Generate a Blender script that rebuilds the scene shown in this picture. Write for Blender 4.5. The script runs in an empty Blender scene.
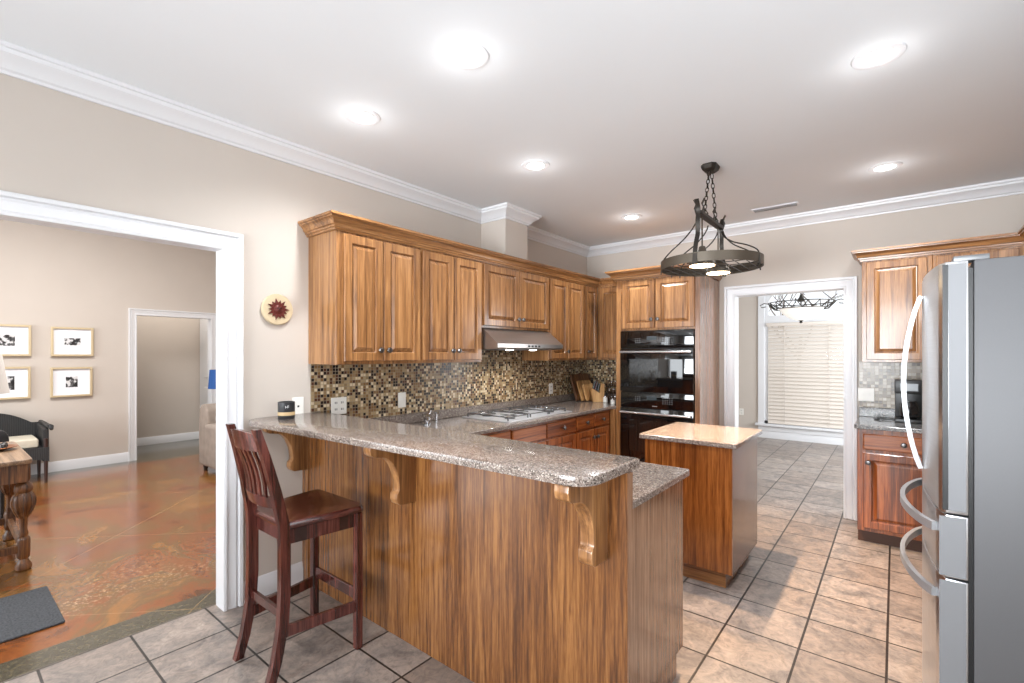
import bpy, bmesh, math, random
from mathutils import Vector, Matrix
random.seed(7)
PI = math.pi
R = math.radians
sc = bpy.context.scene
COL = sc.collection

# ------------------------------------------------------------------ camera
cam = bpy.data.cameras.new('camera')
cam.sensor_width = 36
cam.lens = 474 / 1024 * 36
cam.shift_y = 12.5 / 1024
cam.clip_start = 0.05
co = bpy.data.objects.new('camera', cam)
COL.objects.link(co)
YAW = math.atan2(383, 474)
co.location = (0, 0, 1.45)
co.rotation_euler = (PI / 2, 0, YAW)
sc.camera = co

# ------------------------------------------------------------------ world
W = bpy.data.worlds.new('world')
sc.world = W
W.use_nodes = True
bg = W.node_tree.nodes['Background']
bg.inputs[0].default_value = (0.90, 0.95, 1.0, 1)
bg.inputs[1].default_value = 1.15
sc.view_settings.view_transform = 'Standard'
sc.view_settings.look = 'None'
sc.view_settings.gamma = 1
sc.view_settings.exposure = 0.36
sc.view_settings.use_curve_mapping = False
sc.cycles.max_bounces = 12
sc.cycles.diffuse_bounces = 8
sc.cycles.glossy_bounces = 4
sc.cycles.caustics_reflective = False
sc.cycles.caustics_refractive = False
sc.cycles.sample_clamp_indirect = 4

# room measures
WL, WB, CZ = -2.95, 5.12, 2.74       # cabinet wall, oven wall, ceiling
WR, YR = 1.05, -3.4                  # right wall, rear wall (behind the camera)
FX, FZ = -8.06, 3.35                 # family room far wall, its ceiling


def area(name, loc, rot, sx, sy, power, color):
    l = bpy.data.lights.new(name, 'AREA')
    l.shape = 'RECTANGLE'
    l.size, l.size_y = sx, sy
    l.energy = power
    l.color = color
    o = bpy.data.objects.new(name, l)
    o.location = loc
    o.rotation_euler = rot
    COL.objects.link(o)
    return o


DAY = (0.91, 0.96, 1.0)
# area lights: daylight at unseen window openings, added ones noted
area('window_light', (-1.0, YR + 0.03, 1.5), (R(99), 0, 0), 3.0, 1.9, 78, DAY).data.spread = R(75)
area('window_light', (WR - 0.03, .85, 1.65), (0, R(125), 0), 1.4, 1.9, 20, DAY)  # unseen right window, shifted beside the camera to brighten the ceiling
area('family_window_light', (-5.6, YR + 0.03, 1.5), (R(100), 0, 0), 3.6, 2.2, 120, DAY)
area('breakfast_side_fill', (1.45, 7.2, 1.4), (0, R(90), 0), 2.0, 2.4, 120, DAY)  # added side light for the breakfast room, from an invented window
area('family_fill', (-5.6, .6, 3.28), (0, 0, 0), 1.2, 1.2, 112, (1, .99, .97))  # added overhead fill for the family room, no fixture modelled
area('hall_light', (-8.6, 2.3, 3.2), (0, 0, 0), 0.5, 0.5, 22, (1, .97, .92))


# ------------------------------------------------------------------ materials
def mat(name):
    m = bpy.data.materials.new(name)
    m.use_nodes = True
    nt = m.node_tree
    b = nt.nodes['Principled BSDF']
    return m, nt, b


def N(nt, t, **kw):
    n = nt.nodes.new(t)
    for k, v in kw.items():
        if k.startswith('i_'):
            n.inputs[k[2:].replace('_', ' ')].default_value = v
        else:
            setattr(n, k, v)
    return n


def L(nt, a, b):
    nt.links.new(a, b)


def s2l(c):
    return tuple(((x / 255) / 12.92 if x / 255 <= .04045 else ((x / 255 + .055) / 1.055) ** 2.4) for x in c) + (1,)


def ramp(nt, fac, stops, interp='LINEAR'):
    r = nt.nodes.new('ShaderNodeValToRGB')
    r.color_ramp.interpolation = interp
    e = r.color_ramp.elements
    while len(e) < len(stops):
        e.new(0.5)
    for i, (p, c) in enumerate(stops):
        e[i].position = p
        e[i].color = c
    if fac is not None:
        L(nt, fac, r.inputs[0])
    return r


def plain(name, rgb, rough=.5, metal=0, spec=.5, coat=0, emit=None, es=0):
    m, nt, b = mat(name)
    b.inputs['Base Color'].default_value = s2l(rgb)
    b.inputs['Roughness'].default_value = rough
    b.inputs['Metallic'].default_value = metal
    b.inputs['Specular IOR Level'].default_value = spec
    b.inputs['Coat Weight'].default_value = coat
    if emit:
        b.inputs['Emission Color'].default_value = s2l(emit)
        b.inputs['Emission Strength'].default_value = es
    return m


def noisy(name, rgb, rough=.6, var=.06, scale=30, bump=0.0, **kw):
    m, nt, b = mat(name)
    tc = N(nt, 'ShaderNodeTexCoord')
    n = N(nt, 'ShaderNodeTexNoise', i_Scale=scale, i_Detail=4.0)
    L(nt, tc.outputs['Object'], n.inputs['Vector'])
    c = s2l(rgb)
    r = ramp(nt, n.outputs['Fac'], [(.3, tuple(x * (1 - var) for x in c[:3]) + (1,)), (.7, tuple(min(1, x * (1 + var)) for x in c[:3]) + (1,))])
    L(nt, r.outputs[0], b.inputs['Base Color'])
    b.inputs['Roughness'].default_value = rough
    for k, v in kw.items():
        b.inputs[k].default_value = v
    if bump:
        bp = N(nt, 'ShaderNodeBump', i_Strength=bump, i_Distance=.01)
        L(nt, n.outputs['Fac'], bp.inputs['Height'])
        L(nt, bp.outputs[0], b.inputs['Normal'])
    return m


def wood(name, dark, mid, light, axis='Z', rough=.28, coat=.35, fine=1.0, contrast=1.0):
    m, nt, b = mat(name)
    tc = N(nt, 'ShaderNodeTexCoord')
    oi = N(nt, 'ShaderNodeObjectInfo')
    mp = N(nt, 'ShaderNodeMapping')
    s = {'Z': (34, 34, 1.3), 'X': (1.3, 34, 34), 'Y': (34, 1.3, 34)}[axis]
    mp.inputs['Scale'].default_value = tuple(v * fine for v in s)
    add = N(nt, 'ShaderNodeVectorMath', operation='ADD')
    mul = N(nt, 'ShaderNodeMath', operation='MULTIPLY')
    mul.inputs[1].default_value = 37.0
    L(nt, oi.outputs['Random'], mul.inputs[0])
    L(nt, tc.outputs['Object'], mp.inputs[0])
    L(nt, mp.outputs[0], add.inputs[0])
    L(nt, mul.outputs[0], add.inputs[1])
    n1 = N(nt, 'ShaderNodeTexNoise', i_Scale=1.0, i_Detail=5.0, i_Roughness=.62, i_Distortion=.6)
    L(nt, add.outputs[0], n1.inputs['Vector'])
    n2 = N(nt, 'ShaderNodeTexNoise', i_Scale=7.0, i_Detail=3.0)
    L(nt, add.outputs[0], n2.inputs['Vector'])
    n3 = N(nt, 'ShaderNodeTexNoise', i_Scale=.16, i_Detail=2.0)
    L(nt, add.outputs[0], n3.inputs['Vector'])
    a1 = N(nt, 'ShaderNodeMath', operation='MULTIPLY_ADD')
    a1.inputs[1].default_value = .35
    L(nt, n2.outputs['Fac'], a1.inputs[0])
    L(nt, n1.outputs['Fac'], a1.inputs[2])
    a2 = N(nt, 'ShaderNodeMath', operation='MULTIPLY_ADD')
    a2.inputs[1].default_value = .35
    L(nt, n3.outputs['Fac'], a2.inputs[0])
    L(nt, a1.outputs[0], a2.inputs[2])
    h = .17 / contrast
    r = ramp(nt, a2.outputs[0], [(.85 - h, s2l(dark)), (.85, s2l(mid)), (.85 + h, s2l(light))])
    L(nt, r.outputs[0], b.inputs['Base Color'])
    b.inputs['Roughness'].default_value = rough
    b.inputs['Coat Weight'].default_value = coat
    b.inputs['Coat Roughness'].default_value = .12
    bp = N(nt, 'ShaderNodeBump', i_Strength=.08, i_Distance=.003)
    L(nt, a1.outputs[0], bp.inputs['Height'])
    L(nt, bp.outputs[0], b.inputs['Normal'])
    return m


OAK = ((100, 64, 36), (142, 98, 58), (172, 125, 80))
oakV = wood('oak_vertical', *OAK)
oakH = wood('oak_across', *OAK, axis='X')
oakY = wood('oak_lengthwise', *OAK, axis='Y')
REDOAK = ((94, 46, 20), (142, 76, 36), (170, 100, 52))
redV = wood('red_oak_vertical', *REDOAK)
redH = wood('red_oak_across', *REDOAK, axis='X')
penV = wood('peninsula_veneer', (76, 45, 24), (116, 73, 38), (146, 99, 54), fine=2.1, contrast=1.0, rough=.2, coat=.6)
islV = wood('island_veneer', (92, 48, 16), (132, 76, 32), (158, 98, 46), fine=1.6, rough=.25, coat=.5)
greyV = wood('end_veneer_sheen', (110, 78, 56), (136, 100, 76), (158, 122, 96), fine=1.5, rough=.22, coat=.6)  # washed grey of window reflections painted into the right-facing ends
stoolW = wood('cherry_stool', (36, 16, 13), (70, 31, 26), (102, 54, 46), fine=1.2, rough=.25, coat=.5)
stoolS = wood('cherry_seat', (34, 14, 11), (62, 26, 21), (94, 46, 38), axis='Y', fine=1.1, rough=.22, coat=.6)
antique = wood('antique_oak', (52, 30, 16), (100, 62, 34), (138, 92, 52), fine=1.3, rough=.4, coat=.2)
antiqueH = wood('antique_oak_top', (88, 66, 48), (128, 100, 74), (156, 126, 98), axis='X', rough=.4, coat=.2)
boardW = wood('board_wood', (140, 98, 56), (188, 142, 90), (212, 172, 120), rough=.5, coat=0)
boardD = wood('dark_board_wood', (50, 28, 14), (88, 54, 30), (120, 80, 46), rough=.5, coat=0)

wallM = noisy('wall_paint', (199, 190, 181), .75, .015, 3)
ceilM = noisy('ceiling_paint', (230, 234, 238), .8, .01, 2)
trimM = plain('white_trim', (222, 223, 226), .35)
whiteP = plain('white_plastic', (236, 234, 228), .35)
blackP = plain('black_plastic', (22, 22, 23), .35)
darkhole = plain('dark_slot', (40, 38, 36), .6)
chrome = plain('chrome', (215, 215, 218), .12, 1)
pewter = plain('pewter', (104, 102, 102), .3, 1)
iron = plain('bronze_iron', (58, 54, 50), .42, .75)
ironB = plain('bronze_band', (84, 76, 66), .45, .6)
blackglass = plain('black_glass', (9, 9, 10), .04, 0, .6, .5)
handleM = plain('satin_handle', (205, 206, 208), .25, .9)
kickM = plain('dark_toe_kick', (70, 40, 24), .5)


def steel(name, rgb, rough, aniso=.5):
    m, nt, b = mat(name)
    tc = N(nt, 'ShaderNodeTexCoord')
    mp = N(nt, 'ShaderNodeMapping')
    mp.inputs['Scale'].default_value = (3, 3, 260)
    n = N(nt, 'ShaderNodeTexNoise', i_Scale=1.0, i_Detail=2.0)
    L(nt, tc.outputs['Object'], mp.inputs[0])
    L(nt, mp.outputs[0], n.inputs['Vector'])
    c = s2l(rgb)
    r = ramp(nt, n.outputs['Fac'], [(.3, tuple(x * .93 for x in c[:3]) + (1,)), (.7, c)])
    L(nt, r.outputs[0], b.inputs['Base Color'])
    b.inputs['Metallic'].default_value = 1
    b.inputs['Roughness'].default_value = rough
    return m


steelM = steel('stainless_steel', (222, 223, 225), .28)
steelSide = noisy('grey_steel_side', (98, 98, 100), .5, .02, 250, Metallic=.3)
steelEdge = steel('stainless_edge', (190, 191, 194), .32)
hoodM = steel('hood_steel', (178, 172, 168), .3)


def granite(name, base, dark, light, extra):
    m, nt, b = mat(name)
    tc = N(nt, 'ShaderNodeTexCoord')
    v = N(nt, 'ShaderNodeTexVoronoi', i_Scale=250.0)
    L(nt, tc.outputs['Object'], v.inputs['Vector'])
    sep = N(nt, 'ShaderNodeSeparateColor')
    L(nt, v.outputs['Color'], sep.inputs[0])
    r = ramp(nt, sep.outputs[0], [(0, s2l(dark)), (.16, s2l(extra)), (.36, s2l(base)), (.66, s2l(light)), (.9, s2l((184, 174, 164)))], 'CONSTANT')
    n = N(nt, 'ShaderNodeTexNoise', i_Scale=14.0, i_Detail=5.0)
    L(nt, tc.outputs['Object'], n.inputs['Vector'])
    mx = N(nt, 'ShaderNodeMixRGB', blend_type='MULTIPLY')
    mx.inputs[0].default_value = .35
    r2 = ramp(nt, n.outputs['Fac'], [(.35, (.62, .6, .58, 1)), (.6, (1, 1, 1, 1))])
    L(nt, r.outputs[0], mx.inputs[1])
    L(nt, r2.outputs[0], mx.inputs[2])
    L(nt, mx.outputs[0], b.inputs['Base Color'])
    b.inputs['Roughness'].default_value = .2
    b.inputs['Coat Weight'].default_value = .25
    b.inputs['Coat Roughness'].default_value = .05
    return m


graniteM = granite('brown_granite', (130, 116, 108), (76, 68, 63), (150, 138, 129), (106, 95, 88))
graniteG = granite('grey_granite', (112, 110, 110), (48, 48, 50), (150, 150, 150), (84, 84, 86))


def tile_floor():
    m, nt, b = mat('slate_floor_tile')
    tc = N(nt, 'ShaderNodeTexCoord')
    mp = N(nt, 'ShaderNodeMapping')
    P = .3385
    mp.inputs['Location'].default_value = (-(-.030 - 20 * P) , -(3.04 - 20 * .3395), 0)
    L(nt, tc.outputs['Object'], mp.inputs[0])
    br = N(nt, 'ShaderNodeTexBrick', offset=0.0, squash=1.0)
    br.inputs['Scale'].default_value = 1
    br.inputs['Brick Width'].default_value = P
    br.inputs['Row Height'].default_value = .3395
    br.inputs['Mortar Size'].default_value = .0058
    br.inputs['Mortar Smooth'].default_value = .2
    br.inputs['Bias'].default_value = 0
    br.inputs['Color1'].default_value = s2l((138, 127, 119))
    br.inputs['Color2'].default_value = s2l((160, 152, 146))
    br.inputs['Mortar'].default_value = s2l((46, 40, 36))
    L(nt, mp.outputs[0], br.inputs['Vector'])
    n = N(nt, 'ShaderNodeTexNoise', i_Scale=5.5, i_Detail=7.0, i_Roughness=.62, i_Distortion=1.4)
    L(nt, tc.outputs['Object'], n.inputs['Vector'])
    r = ramp(nt, n.outputs['Fac'], [(.3, (.50, .50, .52, 1)), (.45, (.80, .78, .77, 1)), (.55, (1.0, .94, .90, 1)), (.75, (1.25, 1.19, 1.14, 1))])
    mx = N(nt, 'ShaderNodeMixRGB', blend_type='MULTIPLY')
    mx.inputs[0].default_value = 1
    L(nt, br.outputs['Color'], mx.inputs[1])
    L(nt, r.outputs[0], mx.inputs[2])
    nf = N(nt, 'ShaderNodeTexNoise', i_Scale=16.0, i_Detail=8.0, i_Roughness=.7, i_Distortion=2.2)
    L(nt, tc.outputs['Object'], nf.inputs['Vector'])
    rf_ = ramp(nt, nf.outputs['Fac'], [(.35, (.66, .65, .66, 1)), (.5, (.95, .95, .95, 1)), (.62, (1.12, 1.10, 1.08, 1))])
    mf = N(nt, 'ShaderNodeMixRGB', blend_type='MULTIPLY')
    mf.inputs[0].default_value = .9
    L(nt, mx.outputs[0], mf.inputs[1])
    L(nt, rf_.outputs[0], mf.inputs[2])
    L(nt, mf.outputs[0], b.inputs['Base Color'])
    b.inputs['Roughness'].default_value = .36
    b.inputs['Specular IOR Level'].default_value = .5
    inv = N(nt, 'ShaderNodeMath', operation='MULTIPLY_ADD')
    inv.inputs[1].default_value = -1.0
    L(nt, br.outputs['Fac'], inv.inputs[0])
    n2 = N(nt, 'ShaderNodeTexNoise', i_Scale=22.0, i_Detail=6.0, i_Distortion=2.0)
    L(nt, tc.outputs['Object'], n2.inputs['Vector'])
    L(nt, n2.outputs['Fac'], inv.inputs[2])
    bp = N(nt, 'ShaderNodeBump', i_Strength=.35, i_Distance=.004)
    L(nt, inv.outputs[0], bp.inputs['Height'])
    L(nt, bp.outputs[0], b.inputs['Normal'])
    return m


def concrete_floor():
    m, nt, b = mat('stained_concrete')
    tc = N(nt, 'ShaderNodeTexCoord')
    n = N(nt, 'ShaderNodeTexNoise', i_Scale=2.0, i_Detail=10.0, i_Roughness=.68, i_Distortion=.7)
    L(nt, tc.outputs['Object'], n.inputs['Vector'])
    r = ramp(nt, n.outputs['Fac'], [(.26, s2l((50, 32, 20))), (.38, s2l((102, 56, 26))), (.46, s2l((136, 76, 34))), (.53, s2l((112, 80, 42))), (.6, s2l((146, 96, 44))), (.74, s2l((92, 80, 50)))])
    # pale worn scratches near the threshold
    n2 = N(nt, 'ShaderNodeTexNoise', i_Scale=34.0, i_Detail=8.0, i_Roughness=.8)
    L(nt, tc.outputs['Object'], n2.inputs['Vector'])
    n3 = N(nt, 'ShaderNodeTexNoise', i_Scale=1.7, i_Detail=2.0)
    L(nt, tc.outputs['Object'], n3.inputs['Vector'])
    sx = N(nt, 'ShaderNodeSeparateXYZ')
    L(nt, tc.outputs['Object'], sx.inputs[0])
    near = N(nt, 'ShaderNodeMapRange')
    near.inputs[1].default_value = -4.3
    near.inputs[2].default_value = -3.75
    L(nt, sx.outputs[0], near.inputs[0])
    far = N(nt, 'ShaderNodeMapRange')
    far.inputs[1].default_value = -3.45
    far.inputs[2].default_value = -3.7
    L(nt, sx.outputs[0], far.inputs[0])
    k1 = N(nt, 'ShaderNodeMath', operation='MULTIPLY')
    k0 = N(nt, 'ShaderNodeMath', operation='MULTIPLY')
    t3 = ramp(nt, n3.outputs['Fac'], [(.42, (0, 0, 0, 1)), (.58, (1, 1, 1, 1))])
    L(nt, near.outputs[0], k0.inputs[0])
    L(nt, far.outputs[0], k0.inputs[1])
    L(nt, k0.outputs[0], k1.inputs[0])
    L(nt, t3.outputs[0], k1.inputs[1])
    t2 = ramp(nt, n2.outputs['Fac'], [(.53, (0, 0, 0, 1)), (.58, (1, 1, 1, 1))])
    k2 = N(nt, 'ShaderNodeMath', operation='MULTIPLY')
    L(nt, k1.outputs[0], k2.inputs[0])
    L(nt, t2.outputs[0], k2.inputs[1])
    mxw = N(nt, 'ShaderNodeMixRGB')
    L(nt, k2.outputs[0], mxw.inputs[0])
    L(nt, r.outputs[0], mxw.inputs[1])
    mxw.inputs[2].default_value = s2l((196, 158, 116))
    # dark stained border along the threshold and along the far wall
    bd = N(nt, 'ShaderNodeMapRange')
    bd.inputs[1].default_value = -3.262
    bd.inputs[2].default_value = -3.25
    L(nt, sx.outputs[0], bd.inputs[0])
    bd2 = N(nt, 'ShaderNodeMapRange')
    bd2.inputs[1].default_value = -7.80
    bd2.inputs[2].default_value = -7.86
    L(nt, sx.outputs[0], bd2.inputs[0])
    mxm = N(nt, 'ShaderNodeMath', operation='MAXIMUM')
    L(nt, bd.outputs[0], mxm.inputs[0])
    L(nt, bd2.outputs[0], mxm.inputs[1])
    rb = ramp(nt, n2.outputs['Fac'], [(.35, s2l((50, 48, 42))), (.55, s2l((84, 78, 62))), (.75, s2l((116, 96, 66)))])
    mxb = N(nt, 'ShaderNodeMixRGB')
    L(nt, mxm.outputs[0], mxb.inputs[0])
    L(nt, mxw.outputs[0], mxb.inputs[1])
    L(nt, rb.outputs[0], mxb.inputs[2])
    # diagonal scored lines
    mp = N(nt, 'ShaderNodeMapping')
    mp.inputs['Rotation'].default_value = (0, 0, R(45))
    mp.inputs['Location'].default_value = (.43, .3, 0)
    L(nt, tc.outputs['Object'], mp.inputs[0])
    br = N(nt, 'ShaderNodeTexBrick', offset=0.0)
    br.inputs['Scale'].default_value = 1
    br.inputs['Brick Width'].default_value = 1.22
    br.inputs['Row Height'].default_value = 1.22
    br.inputs['Mortar Size'].default_value = .003
    L(nt, mp.outputs[0], br.inputs['Vector'])
    mxs = N(nt, 'ShaderNodeMixRGB')
    ks = N(nt, 'ShaderNodeMath', operation='MULTIPLY')
    ks.inputs[1].default_value = .35
    L(nt, br.outputs['Fac'], ks.inputs[0])
    L(nt, ks.outputs[0], mxs.inputs[0])
    L(nt, mxb.outputs[0], mxs.inputs[1])
    mxs.inputs[2].default_value = s2l((190, 150, 100))
    L(nt, mxs.outputs[0], b.inputs['Base Color'])
    b.inputs['Roughness'].default_value = .22
    b.inputs['Coat Weight'].default_value = .4
    b.inputs['Coat Roughness'].default_value = .12
    bp = N(nt, 'ShaderNodeBump', i_Strength=.12, i_Distance=.01)
    L(nt, n.outputs['Fac'], bp.inputs['Height'])
    L(nt, bp.outputs[0], b.inputs['Normal'])
    return m


def mosaic(name, axis, stops, T=.0215):
    m, nt, b = mat(name)
    tc = N(nt, 'ShaderNodeTexCoord')
    sx = N(nt, 'ShaderNodeSeparateXYZ')
    L(nt, tc.outputs['Object'], sx.inputs[0])
    cb = N(nt, 'ShaderNodeCombineXYZ')
    L(nt, sx.outputs[axis], cb.inputs[0])
    L(nt, sx.outputs[2], cb.inputs[1])
    sc_ = N(nt, 'ShaderNodeVectorMath', operation='SCALE')
    sc_.inputs['Scale'].default_value = 1 / T
    L(nt, cb.outputs[0], sc_.inputs[0])
    fl = N(nt, 'ShaderNodeVectorMath', operation='FLOOR')
    L(nt, sc_.outputs[0], fl.inputs[0])
    wn = N(nt, 'ShaderNodeTexWhiteNoise')
    L(nt, fl.outputs[0], wn.inputs['Vector'])
    r = ramp(nt, wn.outputs['Value'], stops, 'CONSTANT')
    br = N(nt, 'ShaderNodeTexBrick', offset=0.0)
    br.inputs['Scale'].default_value = 1
    br.inputs['Brick Width'].default_value = T
    br.inputs['Row Height'].default_value = T
    br.inputs['Mortar Size'].default_value = .0016
    L(nt, cb.outputs[0], br.inputs['Vector'])
    mx = N(nt, 'ShaderNodeMixRGB')
    L(nt, br.outputs['Fac'], mx.inputs[0])
    L(nt, r.outputs[0], mx.inputs[1])
    mx.inputs[2].default_value = s2l((150, 134, 112))
    L(nt, mx.outputs[0], b.inputs['Base Color'])
    b.inputs['Roughness'].default_value = .25
    bp = N(nt, 'ShaderNodeBump', i_Strength=.6, i_Distance=.002, invert=True)
    L(nt, br.outputs['Fac'], bp.inputs['Height'])
    L(nt, bp.outputs[0], b.inputs['Normal'])
    return m


MOS = [(0, s2l((36, 26, 22))), (.22, s2l((84, 52, 38))), (.32, s2l((128, 96, 60))), (.5, s2l((166, 144, 108))), (.72, s2l((212, 194, 162))), (.88, s2l((142, 118, 84)))]
mosY = mosaic('mosaic_tiles_long_wall', 1, MOS)
mosX = mosaic('mosaic_tiles_end_wall', 0, MOS)
MOS2 = [(0, s2l((88, 76, 64))), (.16, s2l((120, 106, 90))), (.36, s2l((146, 134, 118))), (.6, s2l((168, 158, 142))), (.82, s2l((190, 182, 170)))]
mosR = mosaic('grey_mosaic_tiles', 0, MOS2, .027)

tileM = tile_floor()
concM = concrete_floor()


def wicker():
    m, nt, b = mat('dark_wicker')
    tc = N(nt, 'ShaderNodeTexCoord')
    w1 = N(nt, 'ShaderNodeTexWave', i_Scale=38.0)
    w1.bands_direction = 'Z'
    w2 = N(nt, 'ShaderNodeTexWave', i_Scale=22.0)
    w2.bands_direction = 'Y'
    L(nt, tc.outputs['Object'], w1.inputs[0])
    L(nt, tc.outputs['Object'], w2.inputs[0])
    mu = N(nt, 'ShaderNodeMath', operation='MULTIPLY')
    L(nt, w1.outputs['Fac'], mu.inputs[0])
    L(nt, w2.outputs['Fac'], mu.inputs[1])
    r = ramp(nt, mu.outputs[0], [(0, s2l((24, 24, 25))), (1, s2l((74, 74, 76)))])
    L(nt, r.outputs[0], b.inputs['Base Color'])
    b.inputs['Roughness'].default_value = .5
    bp = N(nt, 'ShaderNodeBump', i_Strength=.8, i_Distance=.006)
    L(nt, mu.outputs[0], bp.inputs['Height'])
    L(nt, bp.outputs[0], b.inputs['Normal'])
    return m


wickerM = wicker()
sofaM = noisy('beige_plush', (140, 128, 118), .95, .14, 9, .5)
matM = noisy('charcoal_mat', (66, 68, 72), .95, .55, 110, .8)
blindM = plain('warm_white_blind', (214, 205, 196), .5)
creamM = noisy('cream_stone', (198, 180, 148), .6, .03, 20)
maroonM = plain('maroon_metal', (98, 42, 36), .35, .3)
blueM = plain('blue_fabric', (38, 84, 150), .8)
shadeM = plain('white_fabric', (236, 234, 230), .8)
cushM = noisy('cream_cushion', (206, 198, 180), .9, .04, 30)
frameM = plain('pale_gold_frame', (208, 190, 156), .35, .3)
matteM = plain('white_mat_board', (236, 238, 244), .7)
glassm, _nt, _b = mat('clear_glass')
_b.inputs['Base Color'].default_value = (1, 1, 1, 1)
_b.inputs['Roughness'].default_value = 0.0
_b.inputs['Transmission Weight'].default_value = 1
_b.inputs['IOR'].default_value = 1.45
panem, _nt, _b = mat('window_pane')
_t = N(_nt, 'ShaderNodeBsdfTransparent')
_g = N(_nt, 'ShaderNodeBsdfGlossy', i_Roughness=0.02)
_m = N(_nt, 'ShaderNodeMixShader')
_m.inputs[0].default_value = .08
L(_nt, _t.outputs[0], _m.inputs[1])
L(_nt, _g.outputs[0], _m.inputs[2])
L(_nt, _m.outputs[0], _nt.nodes['Material Output'].inputs[0])
lampE = plain('lit_lens', (255, 250, 240), .4, emit=(255, 248, 238), es=14)
warmE = plain('warm_lit_lens', (255, 232, 200), .4, emit=(255, 226, 184), es=9)
hoodE = plain('hood_lit_lens', (255, 252, 245), .4, emit=(255, 250, 240), es=16)
bowlM = plain('alabaster_bowl', (245, 243, 238), .5, emit=(255, 250, 242), es=.35)
photoM, _nt, _b = mat('black_white_photo')
_tc = N(_nt, 'ShaderNodeTexCoord')
_oi = N(_nt, 'ShaderNodeObjectInfo')
_ad = N(_nt, 'ShaderNodeVectorMath', operation='ADD')
_n = N(_nt, 'ShaderNodeTexNoise', i_Scale=22.0, i_Detail=3.0)
L(_nt, _tc.outputs['Object'], _ad.inputs[0])
L(_nt, _oi.outputs['Random'], _ad.inputs[1])
L(_nt, _ad.outputs[0], _n.inputs['Vector'])
_r = ramp(_nt, _n.outputs['Fac'], [(.42, s2l((22, 22, 24))), (.5, s2l((90, 90, 92))), (.56, s2l((214, 214, 216)))])
L(_nt, _r.outputs[0], _b.inputs['Base Color'])


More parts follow.
